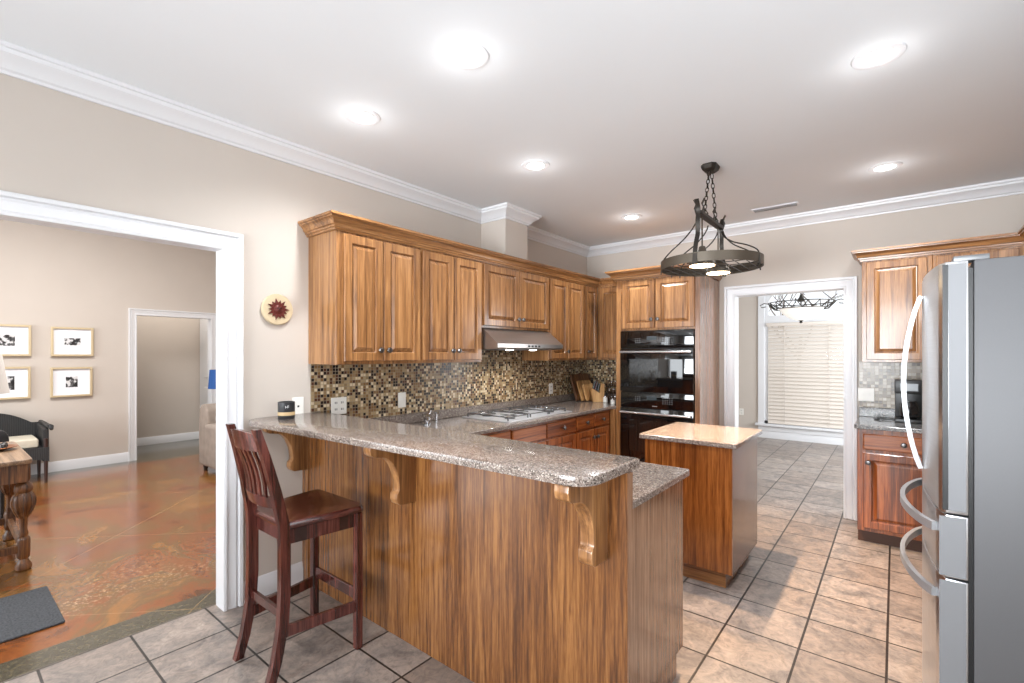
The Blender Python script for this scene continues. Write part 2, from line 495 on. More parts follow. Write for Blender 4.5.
# ------------------------------------------------------------------ mesh helpers
class MB:
    def __init__(s):
        s.bm = bmesh.new()

    def box(s, x0, x1, y0, y1, z0, z1, bev=0.0, seg=1):
        t = bmesh.new()
        r = bmesh.ops.create_cube(t, size=1)
        for v in t.verts:
            v.co = Vector((x0 + (v.co.x + .5) * (x1 - x0), y0 + (v.co.y + .5) * (y1 - y0), z0 + (v.co.z + .5) * (z1 - z0)))
        if bev:
            bmesh.ops.bevel(t, geom=t.edges[:], offset=bev, segments=seg, affect='EDGES', profile=.6)
        s.merge(t)
        return s

    def merge(s, t, M=None):
        if M is not None:
            t.transform(M)
        me = bpy.data.meshes.new('tmp')
        t.to_mesh(me)
        s.bm.from_mesh(me)
        bpy.data.meshes.remove(me)
        t.free()

    def poly(s, pts, off, bev=0.0, seg=2):
        """extrude a closed polygon (3-D points) by vector off; bev rounds its edges"""
        t = bmesh.new()
        a = [t.verts.new(p) for p in pts]
        f = t.faces.new(a)
        r = bmesh.ops.extrude_face_region(t, geom=[f])
        vs = [g for g in r['geom'] if isinstance(g, bmesh.types.BMVert)]
        bmesh.ops.translate(t, vec=Vector(off), verts=vs)
        bmesh.ops.recalc_face_normals(t, faces=t.faces[:])
        if bev:
            bmesh.ops.bevel(t, geom=t.edges[:], offset=bev, segments=seg, affect='EDGES', profile=.6)
        s.merge(t)
        return s

    def lathe(s, prof, c=(0, 0, 0), n=24, axis='Z'):
        """prof: (radius, height) from bottom to top"""
        t = bmesh.new()
        rings = []
        for r, z in prof:
            if r < 1e-5:
                rings.append([t.verts.new((0, 0, z))])
            else:
                rings.append([t.verts.new((r * math.cos(2 * PI * i / n), r * math.sin(2 * PI * i / n), z)) for i in range(n)])
        for a, b in zip(rings, rings[1:]):
            for i in range(n):
                j = (i + 1) % n
                q = [a[i % len(a)], a[j % len(a)], b[j % len(b)], b[i % len(b)]]
                q2 = []
                for v in q:
                    if v not in q2:
                        q2.append(v)
                if len(q2) > 2:
                    t.faces.new(q2)
        for e, fl in ((rings[0], True), (rings[-1], False)):
            if len(e) > 2:
                t.faces.new(e[::-1] if fl else e)
        bmesh.ops.recalc_face_normals(t, faces=t.faces[:])
        M = {'Z': Matrix(), 'X': Matrix.Rotation(PI / 2, 4, 'Y'), '-Y': Matrix.Rotation(PI / 2, 4, 'X'), 'Y': Matrix.Rotation(-PI / 2, 4, 'X'), '-X': Matrix.Rotation(-PI / 2, 4, 'Y')}[axis]
        s.merge(t, Matrix.Translation(c) @ M)
        return s

    def tube(s, pts, r, n=10, flat=None, closed=False):
        """tube along pts; r a radius or list; flat=(w,h,up) gives a rectangular strap instead"""
        pts = [Vector(p) for p in pts]
        m = len(pts)
        t = bmesh.new()
        rings = []
        pu = None
        for i, p in enumerate(pts):
            if closed:
                d = (pts[(i + 1) % m] - pts[i - 1]).normalized()
            else:
                d = (pts[min(i + 1, m - 1)] - pts[max(i - 1, 0)]).normalized()
            if flat:
                up = Vector(flat[2])
                a = d.cross(up).normalized()
                b = a.cross(d).normalized()
                w, h = flat[0] / 2, flat[1] / 2
                rings.append([t.verts.new(p + a * x * w + b * y * h) for x, y in ((1, 1), (-1, 1), (-1, -1), (1, -1))])
            else:
                if pu is None:
                    pu = Vector((0, 0, 1)) if abs(d.z) < .9 else Vector((1, 0, 0))
                a = d.cross(pu).normalized()
                b = a.cross(d).normalized()
                pu = b
                rr = r[i] if isinstance(r, (list, tuple)) else r
                rings.append([t.verts.new(p + (a * math.cos(2 * PI * k / n) + b * math.sin(2 * PI * k / n)) * rr) for k in range(n)])
        k = len(rings[0])
        pairs = list(zip(rings, rings[1:]))
        if closed:
            pairs.append((rings[-1], rings[0]))
        for a, b in pairs:
            for i in range(k):
                j = (i + 1) % k
                t.faces.new((a[i], a[j], b[j], b[i]))
        if not closed:
            t.faces.new(rings[0][::-1])
            t.faces.new(rings[-1])
        bmesh.ops.recalc_face_normals(t, faces=t.faces[:])
        s.merge(t)
        return s

    def sweep(s, prof, path, left=True, closed=False):
        """sweep a closed (out, z) profile along a plan path with mitred corners; out is measured to the left of travel"""
        t = bmesh.new()
        P = [Vector((p[0], p[1], 0)) for p in path]
        m = len(P)
        rings = []
        for i in range(m):
            def nrm(a, b):
                d = (b - a).normalized()
                return Vector((-d.y, d.x, 0)) if left else Vector((d.y, -d.x, 0))
            if closed or 0 < i < m - 1:
                n1, n2 = nrm(P[i - 1], P[i]), nrm(P[i], P[(i + 1) % m])
                k = (n1 + n2)
                k = k / max(.2, k.dot(n1)) if k.length > 1e-4 else n1
            elif i == 0:
                k = nrm(P[0], P[1])
            else:
                k = nrm(P[-2], P[-1])
            rings.append([t.verts.new(P[i] + k * o + Vector((0, 0, z))) for o, z in prof])
        n = len(prof)
        pairs = list(zip(rings, rings[1:]))
        if closed:
            pairs.append((rings[-1], rings[0]))
        for a, b in pairs:
            for i in range(n):
                j = (i + 1) % n
                t.faces.new((a[i], a[j], b[j], b[i]))
        if not closed:
            t.faces.new(rings[0][::-1])
            t.faces.new(rings[-1])
        bmesh.ops.recalc_face_normals(t, faces=t.faces[:])
        s.merge(t)
        return s

    def rings(s, loops, cap_a=True, cap_b=True):
        """join successive equal-length loops of points"""
        t = bmesh.new()
        rs = [[t.verts.new(p) for p in lp] for lp in loops]
        n = len(rs[0])
        for a, b in zip(rs, rs[1:]):
            for i in range(n):
                j = (i + 1) % n
                t.faces.new((a[i], a[j], b[j], b[i]))
        if cap_a:
            t.faces.new(rs[0][::-1])
        if cap_b:
            t.faces.new(rs[-1])
        bmesh.ops.recalc_face_normals(t, faces=t.faces[:])
        s.merge(t)
        return s

    def build(s, name, m, parent=None, loc=None, rz=0, smooth=35):
        me = bpy.data.meshes.new(name)
        s.bm.to_mesh(me)
        s.bm.free()
        for p in me.polygons:
            p.use_smooth = True
        me.set_sharp_from_angle(angle=R(smooth))
        me.materials.append(m)
        o = bpy.data.objects.new(name, me)
        COL.objects.link(o)
        if parent:
            o.parent = parent
        if loc:
            o.location = loc
        o.rotation_euler = (0, 0, rz)
        return o


def tag(o, label, cat, group=None):
    o['label'] = label
    o['category'] = cat
    if group:
        o['group'] = group
    return o


def thing(name, label, cat, loc=(0, 0, 0), rz=0, group=None):
    o = bpy.data.objects.new(name, None)
    o.empty_display_size = .1
    COL.objects.link(o)
    o.location = loc
    o.rotation_euler = (0, 0, rz)
    return tag(o, label, cat, group)


def struct(o):
    o['kind'] = 'structure'
    return o


def dup(root, loc=None, rz=None, label=None):
    def cp(o, par):
        c = o.copy()
        COL.objects.link(c)
        if par:
            c.parent = par
        for ch in list(o.children):
            cp(ch, c)
        return c
    kids = root
    c = cp(kids, None)
    if loc is not None:
        c.location = loc
    if rz is not None:
        c.rotation_euler = (0, 0, rz)
    if label:
        c['label'] = label
    return c


# ------------------------------------------------------------------ room shell
TH = .13
fl = MB().box(WL, WR + .1, YR - .1, WB + .05, -.1, 0)
fl.box(-3.3, 1.6, WB + .05, 9.3, -.1, 0)
struct(fl.build('floor', tileM))
# family room floor (stained concrete), meets the tile at x = -3.06
struct(MB().box(-9.4, -3.06, YR - .1, 3.6, -.1, 0).build('floor', concM))
struct(MB().box(-3.06, WL, YR - .1, 1.3, -.1, 0).build('floor', tileM))
struct(MB().box(WL - .02, WR + .1, YR - .1, WB + .1, CZ, CZ + .1).build('ceiling', ceilM))
struct(MB().box(-9.4, -3.0, YR - .1, 3.6, FZ, FZ + .1).build('ceiling', ceilM))
struct(MB().box(-3.3, 1.6, WB + .1, 9.3, CZ, CZ + .1).build('ceiling', ceilM))

# left wall with the cased opening: clear from y=-1.25 to y=1.055, head at 2.04
OY0, OY1, OZ = -1.25, 1.055, 2.04
w = MB()
w.box(WL - .09, WL, OY1 + .01, WB + .12, 0, FZ)
w.box(WL - .09, WL, OY0 - .01, OY1 + .01, OZ + .01, FZ)
w.box(WL - .09, WL, YR - .1, OY0 - .01, 0, FZ)
struct(w.build('wall_left', wallM))
# back wall with the doorway x -1.25..-.355
DX0, DX1 = -1.25, -.355
w = MB()
w.box(WL, DX0 - .01, WB, WB + TH, 0, CZ)
w.box(DX0 - .01, DX1 + .01, WB, WB + TH, OZ, CZ)
w.box(DX1 + .01, WR + .1, WB, WB + TH, 0, CZ)
struct(w.build('wall_back', wallM))
# right wall, unseen window opening placed to brighten the ceiling
w = MB()
w.box(WR, WR + .1, 1.85, WB, 0, CZ)
w.box(WR, WR + .1, YR, -.15, 0, CZ)
w.box(WR, WR + .1, -.15, 1.85, 0, .9)
w.box(WR, WR + .1, -.15, 1.85, 2.4, CZ)
struct(w.build('wall_right', wallM))
# rear wall behind the camera, with window openings for both rooms
w = MB()
for (a, b) in ((-9.4, -7.5), (-3.7, -2.6), (.6, WR + .1)):
    w.box(a, b, YR - .1, YR, 0, FZ)
for (a, b) in ((-7.5, -3.7), (-2.6, .6)):
    w.box(a, b, YR - .1, YR, 0, .35)
    w.box(a, b, YR - .1, YR, 2.65, FZ)
struct(w.build('wall_rear', wallM))


def window_frame(n, x0, x1, z0, z1, y0, nx, nz, axis='x'):
    m = MB()
    f, d = .07, .05

    def bx(a, b, c, e):
        if axis == 'x':
            m.box(a, b, y0, y0 + d, c, e)
        else:
            m.box(y0 - d, y0, a, b, c, e)
    bx(x0, x0 + f, z0, z1)
    bx(x1 - f, x1, z0, z1)
    bx(x0, x1, z0, z0 + f)
    bx(x0, x1, z1 - f, z1)
    for i in range(1, nx):
        x = x0 + (x1 - x0) * i / nx
        bx(x - .035, x + .035, z0, z1)
    for i in range(1, nz):
        z = z0 + (z1 - z0) * i / nz
        bx(x0, x1, z - .015, z + .015)
    struct(m.build('window_%d' % n, trimM))


window_frame(2, -2.6, .6, .35, 2.65, YR + .05, 3, 2)
window_frame(3, -7.5, -3.7, .35, 2.65, YR + .05, 4, 2)
window_frame(4, -.15, 1.85, .9, 2.4, WR - .05, 2, 2, 'y')  # unseen right-wall window, placed for its light on the ceiling

# family room: far wall with door opening y 1.77..2.64
HY0, HY1 = 1.815, 2.72
w = MB()
w.box(FX - .12, FX, YR, HY0 - .01, 0, FZ)
w.box(FX - .12, FX, HY0 - .01, HY1 + .01, 1.99, FZ)
w.box(FX - .12, FX, HY1 + .01, 3.5, 0, FZ)
struct(w.build('wall_family', wallM))
struct(MB().box(FX, -3.04, 3.5, 3.6, 0, FZ).build('wall_family_side', wallM))
# little hall beyond
hall = MB()
hall.box(-9.4, -9.28, YR, 3.6, 0, FZ)
struct(hall.build('wall_hall', wallM))
hy = 2.98
struct(MB().box(-9.28, FX - .12, hy, hy + .1, 0, FZ).build('wall_hall_side', wallM))
hd = MB()
hd.box(-9.25, -9.13, hy - .03, hy + .01, 0, 2.1)
hd.box(-9.13, -8.25, hy - .035, hy + .01, 0.01, 2.03)
for (a, b) in ((.2, .9), (1.05, 1.85)):
    hd.box(-9.02, -8.75, hy - .045, hy - .03, a, b, .01)
    hd.box(-8.65, -8.36, hy - .045, hy - .03, a, b, .01)
struct(hd.build('door_2', trimM))

# breakfast room beyond the back doorway
FY = 9.15
w = MB()
WX0, WX1, WZ0, WZ1 = -1.76, .12, .25, 2.62
w.box(-3.3, WX0, FY, FY + .12, 0, CZ)
w.box(WX1, 1.6, FY, FY + .12, 0, CZ)
w.box(WX0, WX1, FY, FY + .12, 0, WZ0)
w.box(WX0, WX1, FY, FY + .12, WZ1, CZ)
struct(w.build('wall_breakfast', wallM))
struct(MB().box(-3.3, -3.2, WB + TH, FY, 0, CZ).build('wall_breakfast_left', wallM))
w = MB()  # opening in this wall added for the breakfast side light
w.box(1.5, 1.6, WB + TH, 6.1, 0, CZ)
w.box(1.5, 1.6, 8.3, FY, 0, CZ)
w.box(1.5, 1.6, 6.1, 8.3, 0, .35)
w.box(1.5, 1.6, 6.1, 8.3, 2.45, CZ)
struct(w.build('wall_breakfast_right', wallM))

# ---- window in the breakfast room: casing, sashes, transom with a rounded corner, sill, apron
m = MB()
m.box(WX0 - .10, WX0, FY - .025, FY, .20, WZ1 + .1, .004)
m.box(WX1, WX1 + .10, FY - .025, FY, .20, WZ1 + .1, .004)
m.box(WX0 - .10, WX1 + .10, FY - .025, FY, WZ1, WZ1 + .1, .004)
m.box(WX0, WX0 + .05, FY, FY + .09, WZ0, WZ1)
m.box(WX1 - .05, WX1, FY, FY + .09, WZ0, WZ1)
m.box(WX0, WX1, FY - .01, FY + .09, 1.93, 2.11, .004)
m.box(WX0, WX1, FY, FY + .09, WZ1 - .05, WZ1)
m.box(WX0, WX1, FY, FY + .09, WZ0, WZ0 + .05)
m.box(WX0, WX1, FY + .03, FY + .07, 1.08, 1.13)
m.box(-.845, -.795, FY + .03, FY + .07, WZ0, WZ1)
for sgn, xx in ((1, WX0 + .04), (-1, WX1 - .04)):
    rr = .34
    arc = [(xx + sgn * (rr - rr * math.cos(t)), FY + .01, WZ1 - .04 - rr + rr * math.sin(t)) for t in [PI / 2 * k / 8 for k in range(9)]]
    m.poly([(xx, FY + .01, WZ1 - .02)] + arc[::1], (0, .05, 0))
m.box(WX0 - .14, WX1 + .14, FY - .07, FY + .01, WZ0 - .04, WZ0, .006)
m.box(WX0 - .10, WX1 + .10, FY - .02, FY, .12, WZ0 - .04, .004)
win = struct(m.build('window_1', trimM))
pane = MB().box(WX0 + .05, WX1 - .05, FY + .05, FY + .055, WZ0 + .05, WZ1 - .05).build('window_pane', panem, win)
# venetian blind: every slat of the one blind in one part
bl = thing('window_blind', 'wide warm white slatted blind lowered over the window beyond the doorway', 'blind', (WX0 + .06, FY - .02, WZ0 + .01))
BW = WX1 - WX0 - .12
m = MB()
nz = 28
for i in range(nz):
    z = .04 + i * 1.64 / (nz - 1)
    a = R(60)
    dx, dz = .032 * math.cos(a), .032 * math.sin(a)
    m.poly([(0, -dx, z - dz), (0, dx, z + dz), (0, dx - .001, z + dz + .003), (0, -dx - .001, z - dz + .003)], (BW, 0, 0))
m.build('slat', blindM, bl)
MB().box(-.02, BW + .02, -.035, .03, 1.665, 1.72, .004).build('headrail', blindM, bl)
MB().box(0, BW, -.024, .024, 0.0, .018, .003).build('bottom_rail', blindM, bl)
m = MB()
for x in (.25, BW / 2, BW - .25):
    m.box(x - .004, x + .004, -.027, -.025, .02, 1.66)
m.build('ladder_cord', blindM, bl)

# ---- casings
def casing_profile(wd=.1, t=.022):
    return [(0, 0), (0, t * .5), (wd * .10, t * .75), (wd * .16, t * .75), (wd * .20, t * .45), (wd * .40, t * .55), (wd * .62, t * .85), (wd * .66, t * .6), (wd * .74, t * .6), (wd * .80, t * 1.2), (wd * .96, t * 1.3), (wd, t * 1.1), (wd, 0)]


def casing(name, u0, u1, z1, plane, axis, sgn, jamb, wd=.1):
    """door casing on a wall face; axis 'y' means the wall runs along y (plane is x)."""
    m = MB()
    prof = casing_profile(wd)

    def P(u, d, z):
        return (plane + sgn * d, u, z) if axis == 'y' else (u, plane + sgn * d, z)
    # legs + head as one mitred sweep in the wall plane
    corners = [(u0, 0.0), (u0, z1), (u1, z1), (u1, 0.0)]
    out = [(-1, 0), (-1, 1), (1, 1), (1, 0)]
    loops = [[P(cu + o[0] * a, d, cz + o[1] * a) for a, d in prof] for (cu, cz), o in zip(corners, out)]
    m.rings(loops)
    # jamb lining
    j0, j1 = sorted((plane + sgn * .0, plane - sgn * jamb))
    for (a, b, c, e) in ((u0 - .012, u0 + .0, 0, z1 + .0), (u1, u1 + .012, 0, z1), (u0 - .012, u1 + .012, z1, z1 + .012)):
        if axis == 'y':
            m.box(j0, j1, a, b, c, e)
        else:
            m.box(a, b, j0, j1, c, e)
    return struct(m.build(name, trimM))


casing('trim_1', OY0, OY1, OZ, WL, 'y', 1, .09)
casing('trim_2', DX0, DX1, OZ - .01, WB, 'x', -1, TH)
casing('trim_3', HY0, HY1, 1.98, FX, 'y', 1, .12, .09)
# far side of the doorway lining (breakfast room face) and family face of the left opening
casing('trim_4', OY0, OY1, OZ, WL - .09, 'y', -1, 0)

CP = [(0, 0), (.012, 0), (.014, .012), (.026, .018), (.034, .034), (.056, .052), (.078, .066), (.082, .082), (.094, .084), (.096, .1), (0, .1)]
CPZ = [(a, CZ - .1 + b) for a, b in CP]
CHX, CH0, CH1 = -2.66, 3.20, 3.52
struct(MB().sweep(CPZ, [(WL, YR), (WL, CH0), (CHX, CH0), (CHX, CH1), (WL, CH1), (WL, WB), (WR, WB), (WR, YR), (WL, YR)], left=False).build('trim_5', trimM))
# duct chase over the hood cabinet
struct(MB().box(WL, CHX, CH0, CH1, 2.2, CZ).build('wall_chase', wallM))

BP = [(0, 0), (.014, 0), (.014, .085), (.010, .095), (.008, .115), (.003, .125), (0, .125)]


def baseboard(name, path, left=False, h=1.0):
    return struct(MB().sweep([(a, b * h) for a, b in BP], path, left).build(name, trimM))


baseboard('baseboard_left', [(WL, OY1 + .1), (WL, 1.515)])
baseboard('baseboard_family', [(FX, YR), (FX, HY0 - .09)])
baseboard('baseboard_hall', [(-9.28, YR), (-9.28, hy - .02)])
baseboard('baseboard_breakfast', [(-3.2, FY), (1.5, FY)])
baseboard('baseboard_breakfast_left', [(-3.2, WB + TH), (-3.2, FY)])
baseboard('baseboard_family_side', [(FX, 3.5), (-3.1, 3.5)])
# dark metal-like threshold strip is stained into the concrete; a thin grout edge closes the tile
struct(MB().box(-3.068, -3.058, OY0, OY1, -.01, .002).build('trim_6', plain('grout_strip', (96, 88, 80), .8)))

# ------------------------------------------------------------------ recessed lights, vent
def can_light(x, y, label, first=[None]):
    if first[0] is None:
        t = thing('recessed_light', label, 'ceiling light', (x, y, CZ), 0, 'round recessed lights in the kitchen ceiling')
        MB().lathe([(.058, -.002), (.058, -.006), (.068, -.010), (.094, -.006), (.097, 0), (.09, 0)], n=40).build('trim_ring', trimM, t)
        MB().lathe([(0, -.0035), (.060, -.0045), (.060, -.001), (0, -.001)], n=32).build('lens', lampE, t)
        first[0] = t
    else:
        t = dup(first[0], (x, y, CZ), 0, label)
    g_ = bpy.data.lights.new('can_glow', 'POINT')
    g_.energy = .55
    g_.shadow_soft_size = .04
    go_ = bpy.data.objects.new('can_glow', g_)
    go_.location = (x, y, CZ - .12)
    COL.objects.link(go_)
    l = bpy.data.lights.new('can_lamp', 'SPOT')
    l.energy = 50
    l.spot_size = R(150)
    l.spot_blend = .8
    l.shadow_soft_size = .05
    l.color = (.95, .975, 1.0)
    o = bpy.data.objects.new('can_lamp', l)
    o.location = (x, y, CZ - .03)
    COL.objects.link(o)


can_light(-1.44, 1.47, 'round recessed ceiling light nearest the camera, above the granite bar')
can_light(-2.25, 1.49, 'round recessed ceiling light close to the left wall crown, near the cased opening')
can_light(-1.91, 2.62, 'round recessed ceiling light in front of the boxed column over the cabinets')
can_light(-1.93, 4.18, 'small distant round recessed ceiling light near the back left corner, before the ovens')
can_light(-.057, 2.59, 'large round recessed ceiling light in the upper right, nearer the refrigerator')
can_light(-.054, 4.16, 'round recessed ceiling light toward the back wall right of the pot rack')
# light cans behind the camera so the whole kitchen is lit alike
for x, y in ((-1.9, -.6), (-.1, -.6), (-1.9, -2.2)):
    can_light(x, y, 'round recessed ceiling light behind the camera, out of the photo')

v = thing('ceiling_vent', 'slim rectangular grey air vent set in the ceiling near the back doorway', 'vent', (-.82, 4.68, CZ))
MB().box(-.18, .18, -.045, .045, -.008, 0, .002).build('frame', trimM, v)
m = MB()
for i in range(5):
    m.box(-.165, .165, -.034 + i * .015, -.026 + i * .015, -.013, -.007)
m.build('louver', plain('vent_grey', (150, 150, 152), .5), v)

# ------------------------------------------------------------------ cabinet parts
def knob(par, x, y, z):
    """on a face looking to -y"""
    m = MB().lathe([(.006, 0), (.006, .012), (.010, .015), (.0175, .020), (.019, .026), (.015, .033), (0, .036)], (x, y, z), 16, '-Y')
    return m.build('knob', pewter, par)


def panel_mesh(x0, x1, z0, z1, y, t=.02, st=.058, raised=True):
    def lp(i, d):
        return [(x0 + i, y - d, z0 + i), (x1 - i, y - d, z0 + i), (x1 - i, y - d, z1 - i), (x0 + i, y - d, z1 - i)]
    m = MB()
    if raised:
        m.rings([lp(0, 0), lp(0, t - .004), lp(.004, t), lp(st - .004, t), lp(st, t - .004), lp(st + .003, t - .013), lp(st + .009, t - .014), lp(st + .011, t - .009), lp(st + .030, t - .002), lp(st + .031, t - .001)])
    else:
        m.rings([lp(0, 0), lp(0, t - .006), lp(.003, t - .003), lp(.008, t), lp(.012, t)])
    return m


def cab_door(par, x0, x1, z0, z1, y, kn=None, mV=None, name='door', st=.055):
    d = panel_mesh(x0, x1, z0, z1, y, st=st).build(name, mV or oakV, par, smooth=25)
    if kn:
        knob(d, kn[0], y - .02, kn[1])
    return d


def cab_drawer(par, x0, x1, z0, z1, y, mH=None, kn=True):
    d = panel_mesh(x0, x1, z0, z1, y, raised=False).build('drawer', mH or oakH, par, smooth=25)
    if kn:
        knob(d, (x0 + x1) / 2, y - .02, (z0 + z1) / 2)
    return d


def cab_body(par, w, d, z0, z1, m, kick=0.0, name='body', st=.0):
    b = MB()
    if kick:
        b.box(0, w, 0, d, z0 + kick, z1, .002)
        k = MB().box(0.0, w, .07, d, z0, z0 + kick)
        k.build('toe_kick', kickM, par)
    else:
        b.box(0, w, 0, d, z0, z1, .002)
    return b.build(name, m, par)


RZL = PI / 2      # front looks to +x (left wall run)
# ---------------- upper cabinets on the left wall (local x = world y, local y = depth to the wall)
UX = -2.62        # face of boxes
UZ0, UZ1 = 1.385, 2.215


def upper(name, label, y0, y1, doors, z0=UZ0, z1=UZ1, group='oak wall cabinets over the long counter'):
    t = thing(name, label, 'cabinet', (UX, y0, z0), RZL, group)
    cab_body(t, y1 - y0, WL - UX if False else .328, 0, z1 - z0, oakV)
    for (a, b, kn) in doors:
        kx = None if kn is None else ((a + .028 if kn == 'l' else b - .028) - y0)
        cab_door(t, a - y0, b - y0, .02, z1 - z0 - .03, -.0005, None if kx is None else (kx, .09))
    return t


upper('wall_cabinet', 'oak double-door wall cabinet at the open end, beside the sun plaque', 1.555, 2.205, [(1.60, 1.878, 'r'), (1.886, 2.19, 'l')])
upper('wall_cabinet', 'oak double-door wall cabinet just before the range hood', 2.206, 2.845, [(2.218, 2.52, 'r'), (2.528, 2.83, 'l')])
upper('wall_cabinet', 'short oak double-door wall cabinet directly above the steel range hood', 2.846, 3.805, [(2.86, 3.32, 'r'), (3.33, 3.79, 'l')], z0=1.665)
upper('wall_cabinet', 'tall oak wall cabinet with two doors just past the range hood', 3.806, 4.468, [(3.82, 4.135, 'r'), (4.142, 4.455, None)])
upper('wall_cabinet', 'narrow single-door oak wall cabinet in the corner of the long wall', 4.469, 4.785, [(4.49, 4.74, 'l')])
t = thing('wall_cabinet', 'narrow oak wall cabinet facing forward in the corner, beside the oven tower', 'cabinet', (-2.62, 4.79, UZ0), 0, 'oak wall cabinets over the long counter')
cab_body(t, .375, .328, 0, UZ1 - UZ0, oakV)
cab_door(t, .03, .345, .02, UZ1 - UZ0 - .03, -.0005)

CAB = [(0, -.012), (.010, -.012), (.012, .0), (.020, .003), (.021, .014), (.030, .018), (.036, .036), (.050, .050), (.058, .052), (.059, .060), (.068, .062), (.069, .076), (0, .076)]
TCX0, TCX1, TCY = -2.243, -1.40, 4.49
m = MB().sweep([(a, UZ1 - .002 + b) for a, b in CAB], [(WL + .002, 1.553), (UX + .001, 1.553), (UX + .001, 4.788), (TCX0 - .090, 4.788)], left=False)
tag(m.build('cabinet_crown_moulding', oakY), 'long dark-edged oak crown moulding capping the left wall cabinets', 'moulding')

# ---------------- oven tower
t = thing('oven_tower_cabinet', 'tall oak cabinet holding the black double oven, with two upper doors', 'cabinet', (TCX0, TCY, 0), 0)
TW = TCX1 - TCX0
TD = WB - TCY - .002
MB().box(0, .055, 0, TD, .1, UZ1, .002).build('side_panel', oakV, t)
sp = MB().box(TW - .045, TW, 0, TD, .1, UZ1, .002).build('side_panel', greyV, t)
MB().box(.055, TW - .045, .0, TD, 1.685, UZ1).build('upper_body', oakV, t)
MB().box(.055, TW - .045, 0, TD, .1, .34).build('lower_body', oakV, t)
MB().box(0, TW, .07, TD, 0, .1).build('toe_kick', kickM, t)
cab_door(t, .075, .418, 1.705, 2.185, -.0005, (.39, 1.79))
cab_door(t, .426, .80, 1.705, 2.185, -.0005, (.454, 1.79))
cab_drawer(t, .075, .79, .12, .32, -.0005)
m = MB().sweep([(a * 1.25, UZ1 - .002 + b * 1.1) for a, b in CAB], [(TCX0 - .001, 4.72), (TCX0 - .001, TCY - .001), (TCX1 + .001, TCY - .001), (TCX1 + .001, WB - .01)], left=False)
tag(m.build('tower_crown_moulding', oakH), 'flared oak crown moulding on top of the oven tower', 'moulding')

# double oven
ox0, ox1 = TCX0 + .060, TCX1 - .05
t = thing('double_wall_oven', 'black glass double wall oven with two silver bar handles', 'oven', (ox0, TCY, .345), 0)
ow = ox1 - ox0


def slab(par, name, z0, z1, y0=-.022, y1=-.002, mt=blackglass, x0=0, x1=None):
    return MB().box(x0, x1 if x1 else ow, y0, y1, z0, z1, .003, 2).build(name, mt, par)


MB().box(.005, ow - .005, 0, .5, .0, 1.335).build('body', blackP, t)
z = .345
u = slab(t, 'upper_control_panel', 1.505 - z, 1.678 - z)
for x0_, nx_, nk_ in ((.44, 5, 4), (.16, 3, 3)):
    m = MB()
    for i in range(nx_):
        for k in range(nk_):
            m.box(x0_ + i * .022, x0_ + .007 + i * .022, -.0235, -.0222, 1.60 - z - k * .02, 1.606 - z - k * .02)
    m.build('keypad', plain('button_grey', (140, 142, 145), .4), u)
MB().box(.28, .38, -.0236, -.0222, 1.585 - z, 1.625 - z).build('display', plain('display_grey', (58, 66, 70), .2), u)
d = slab(t, 'upper_door', 1.075 - z, 1.50 - z, -.030)
MB().box(.10, ow - .10, -.0315, -.0302, 1.13 - z, 1.40 - z, .0).build('door_window', plain('smoked_glass', (16, 16, 17), .03, 0, .7, .6), d)
u = slab(t, 'lower_control_panel', .915 - z, 1.07 - z)
for x0_, nx_, nk_ in ((.44, 5, 4), (.16, 3, 3)):
    m = MB()
    for i in range(nx_):
        for k in range(nk_):
            m.box(x0_ + i * .022, x0_ + .007 + i * .022, -.0235, -.0222, 1.02 - z - k * .018, 1.026 - z - k * .018)
    m.build('keypad', plain('button_grey_low', (140, 142, 145), .4), u)
MB().box(.28, .38, -.0236, -.0222, 1.0 - z, 1.035 - z).build('display', plain('display_grey_low', (58, 66, 70), .2), u)
MB().box(.335, .385, -.0236, -.0222, .935 - z, .943 - z).build('maker_badge', plain('badge_silver', (190, 190, 192), .3, .8), u)
d2 = slab(t, 'lower_door', .40 - z, .91 - z, -.030)
MB().box(.10, ow - .10, -.0315, -.0302, .48 - z, .80 - z).build('door_window', plain('smoked_glass_low', (26, 24, 22), .05, 0, .6, .5), d2)
slab(t, 'base_trim', .35 - z, .395 - z)
for dd, hz in ((d, 1.470 - z), (d2, .868 - z)):
    m = MB().tube([(.012, -.068, hz), (ow - .012, -.068, hz)], .0115, 14)
    for x in (.04, ow - .04):
        m.box(x - .009, x + .009, -.064, -.029, hz - .008, hz + .008, .002)
    m.build('bar_handle', handleM, dd)

# ---------------- range hood
t = thing('range_hood', 'stainless steel under-cabinet range hood with sloping front and two lights', 'range hood', (WL + .002, 2.85, 1.49), 0)
HW = .95
pr = [(0, 0), (.47, 0), (.50, .012), (.50, .045), (.335, .172), (0, .172)]
MB().poly([(a, 0, b) for a, b in pr], (0, HW, 0)).build('hood_body', hoodM, t)
MB().box(.06, .44, .08, HW - .08, -.004, .0).build('grease_filter', plain('filter_grey', (120, 120, 122), .4, .8), t)
for i in range(4):
    MB().box(.5005, .504, .40 + i * .05, .425 + i * .05, .018, .034).build('switch', blackP, t)
for yy in (.32, .66):
    MB().lathe([(0, -.008), (.032, -.008), (.034, -.0005), (0, -.0005)], (.36, yy, 0), 20).build('hood_lamp', hoodE, t)
    l = bpy.data.lights.new('hood_lamp_light', 'SPOT')
    l.energy = 9
    l.spot_size = R(150)
    l.spot_blend = .6
    l.shadow_soft_size = .03
    l.color = (1, .98, .95)
    o = bpy.data.objects.new('hood_lamp_light', l)
    o.location = (WL + .36, 2.85 + yy, 1.478)
    COL.objects.link(o)

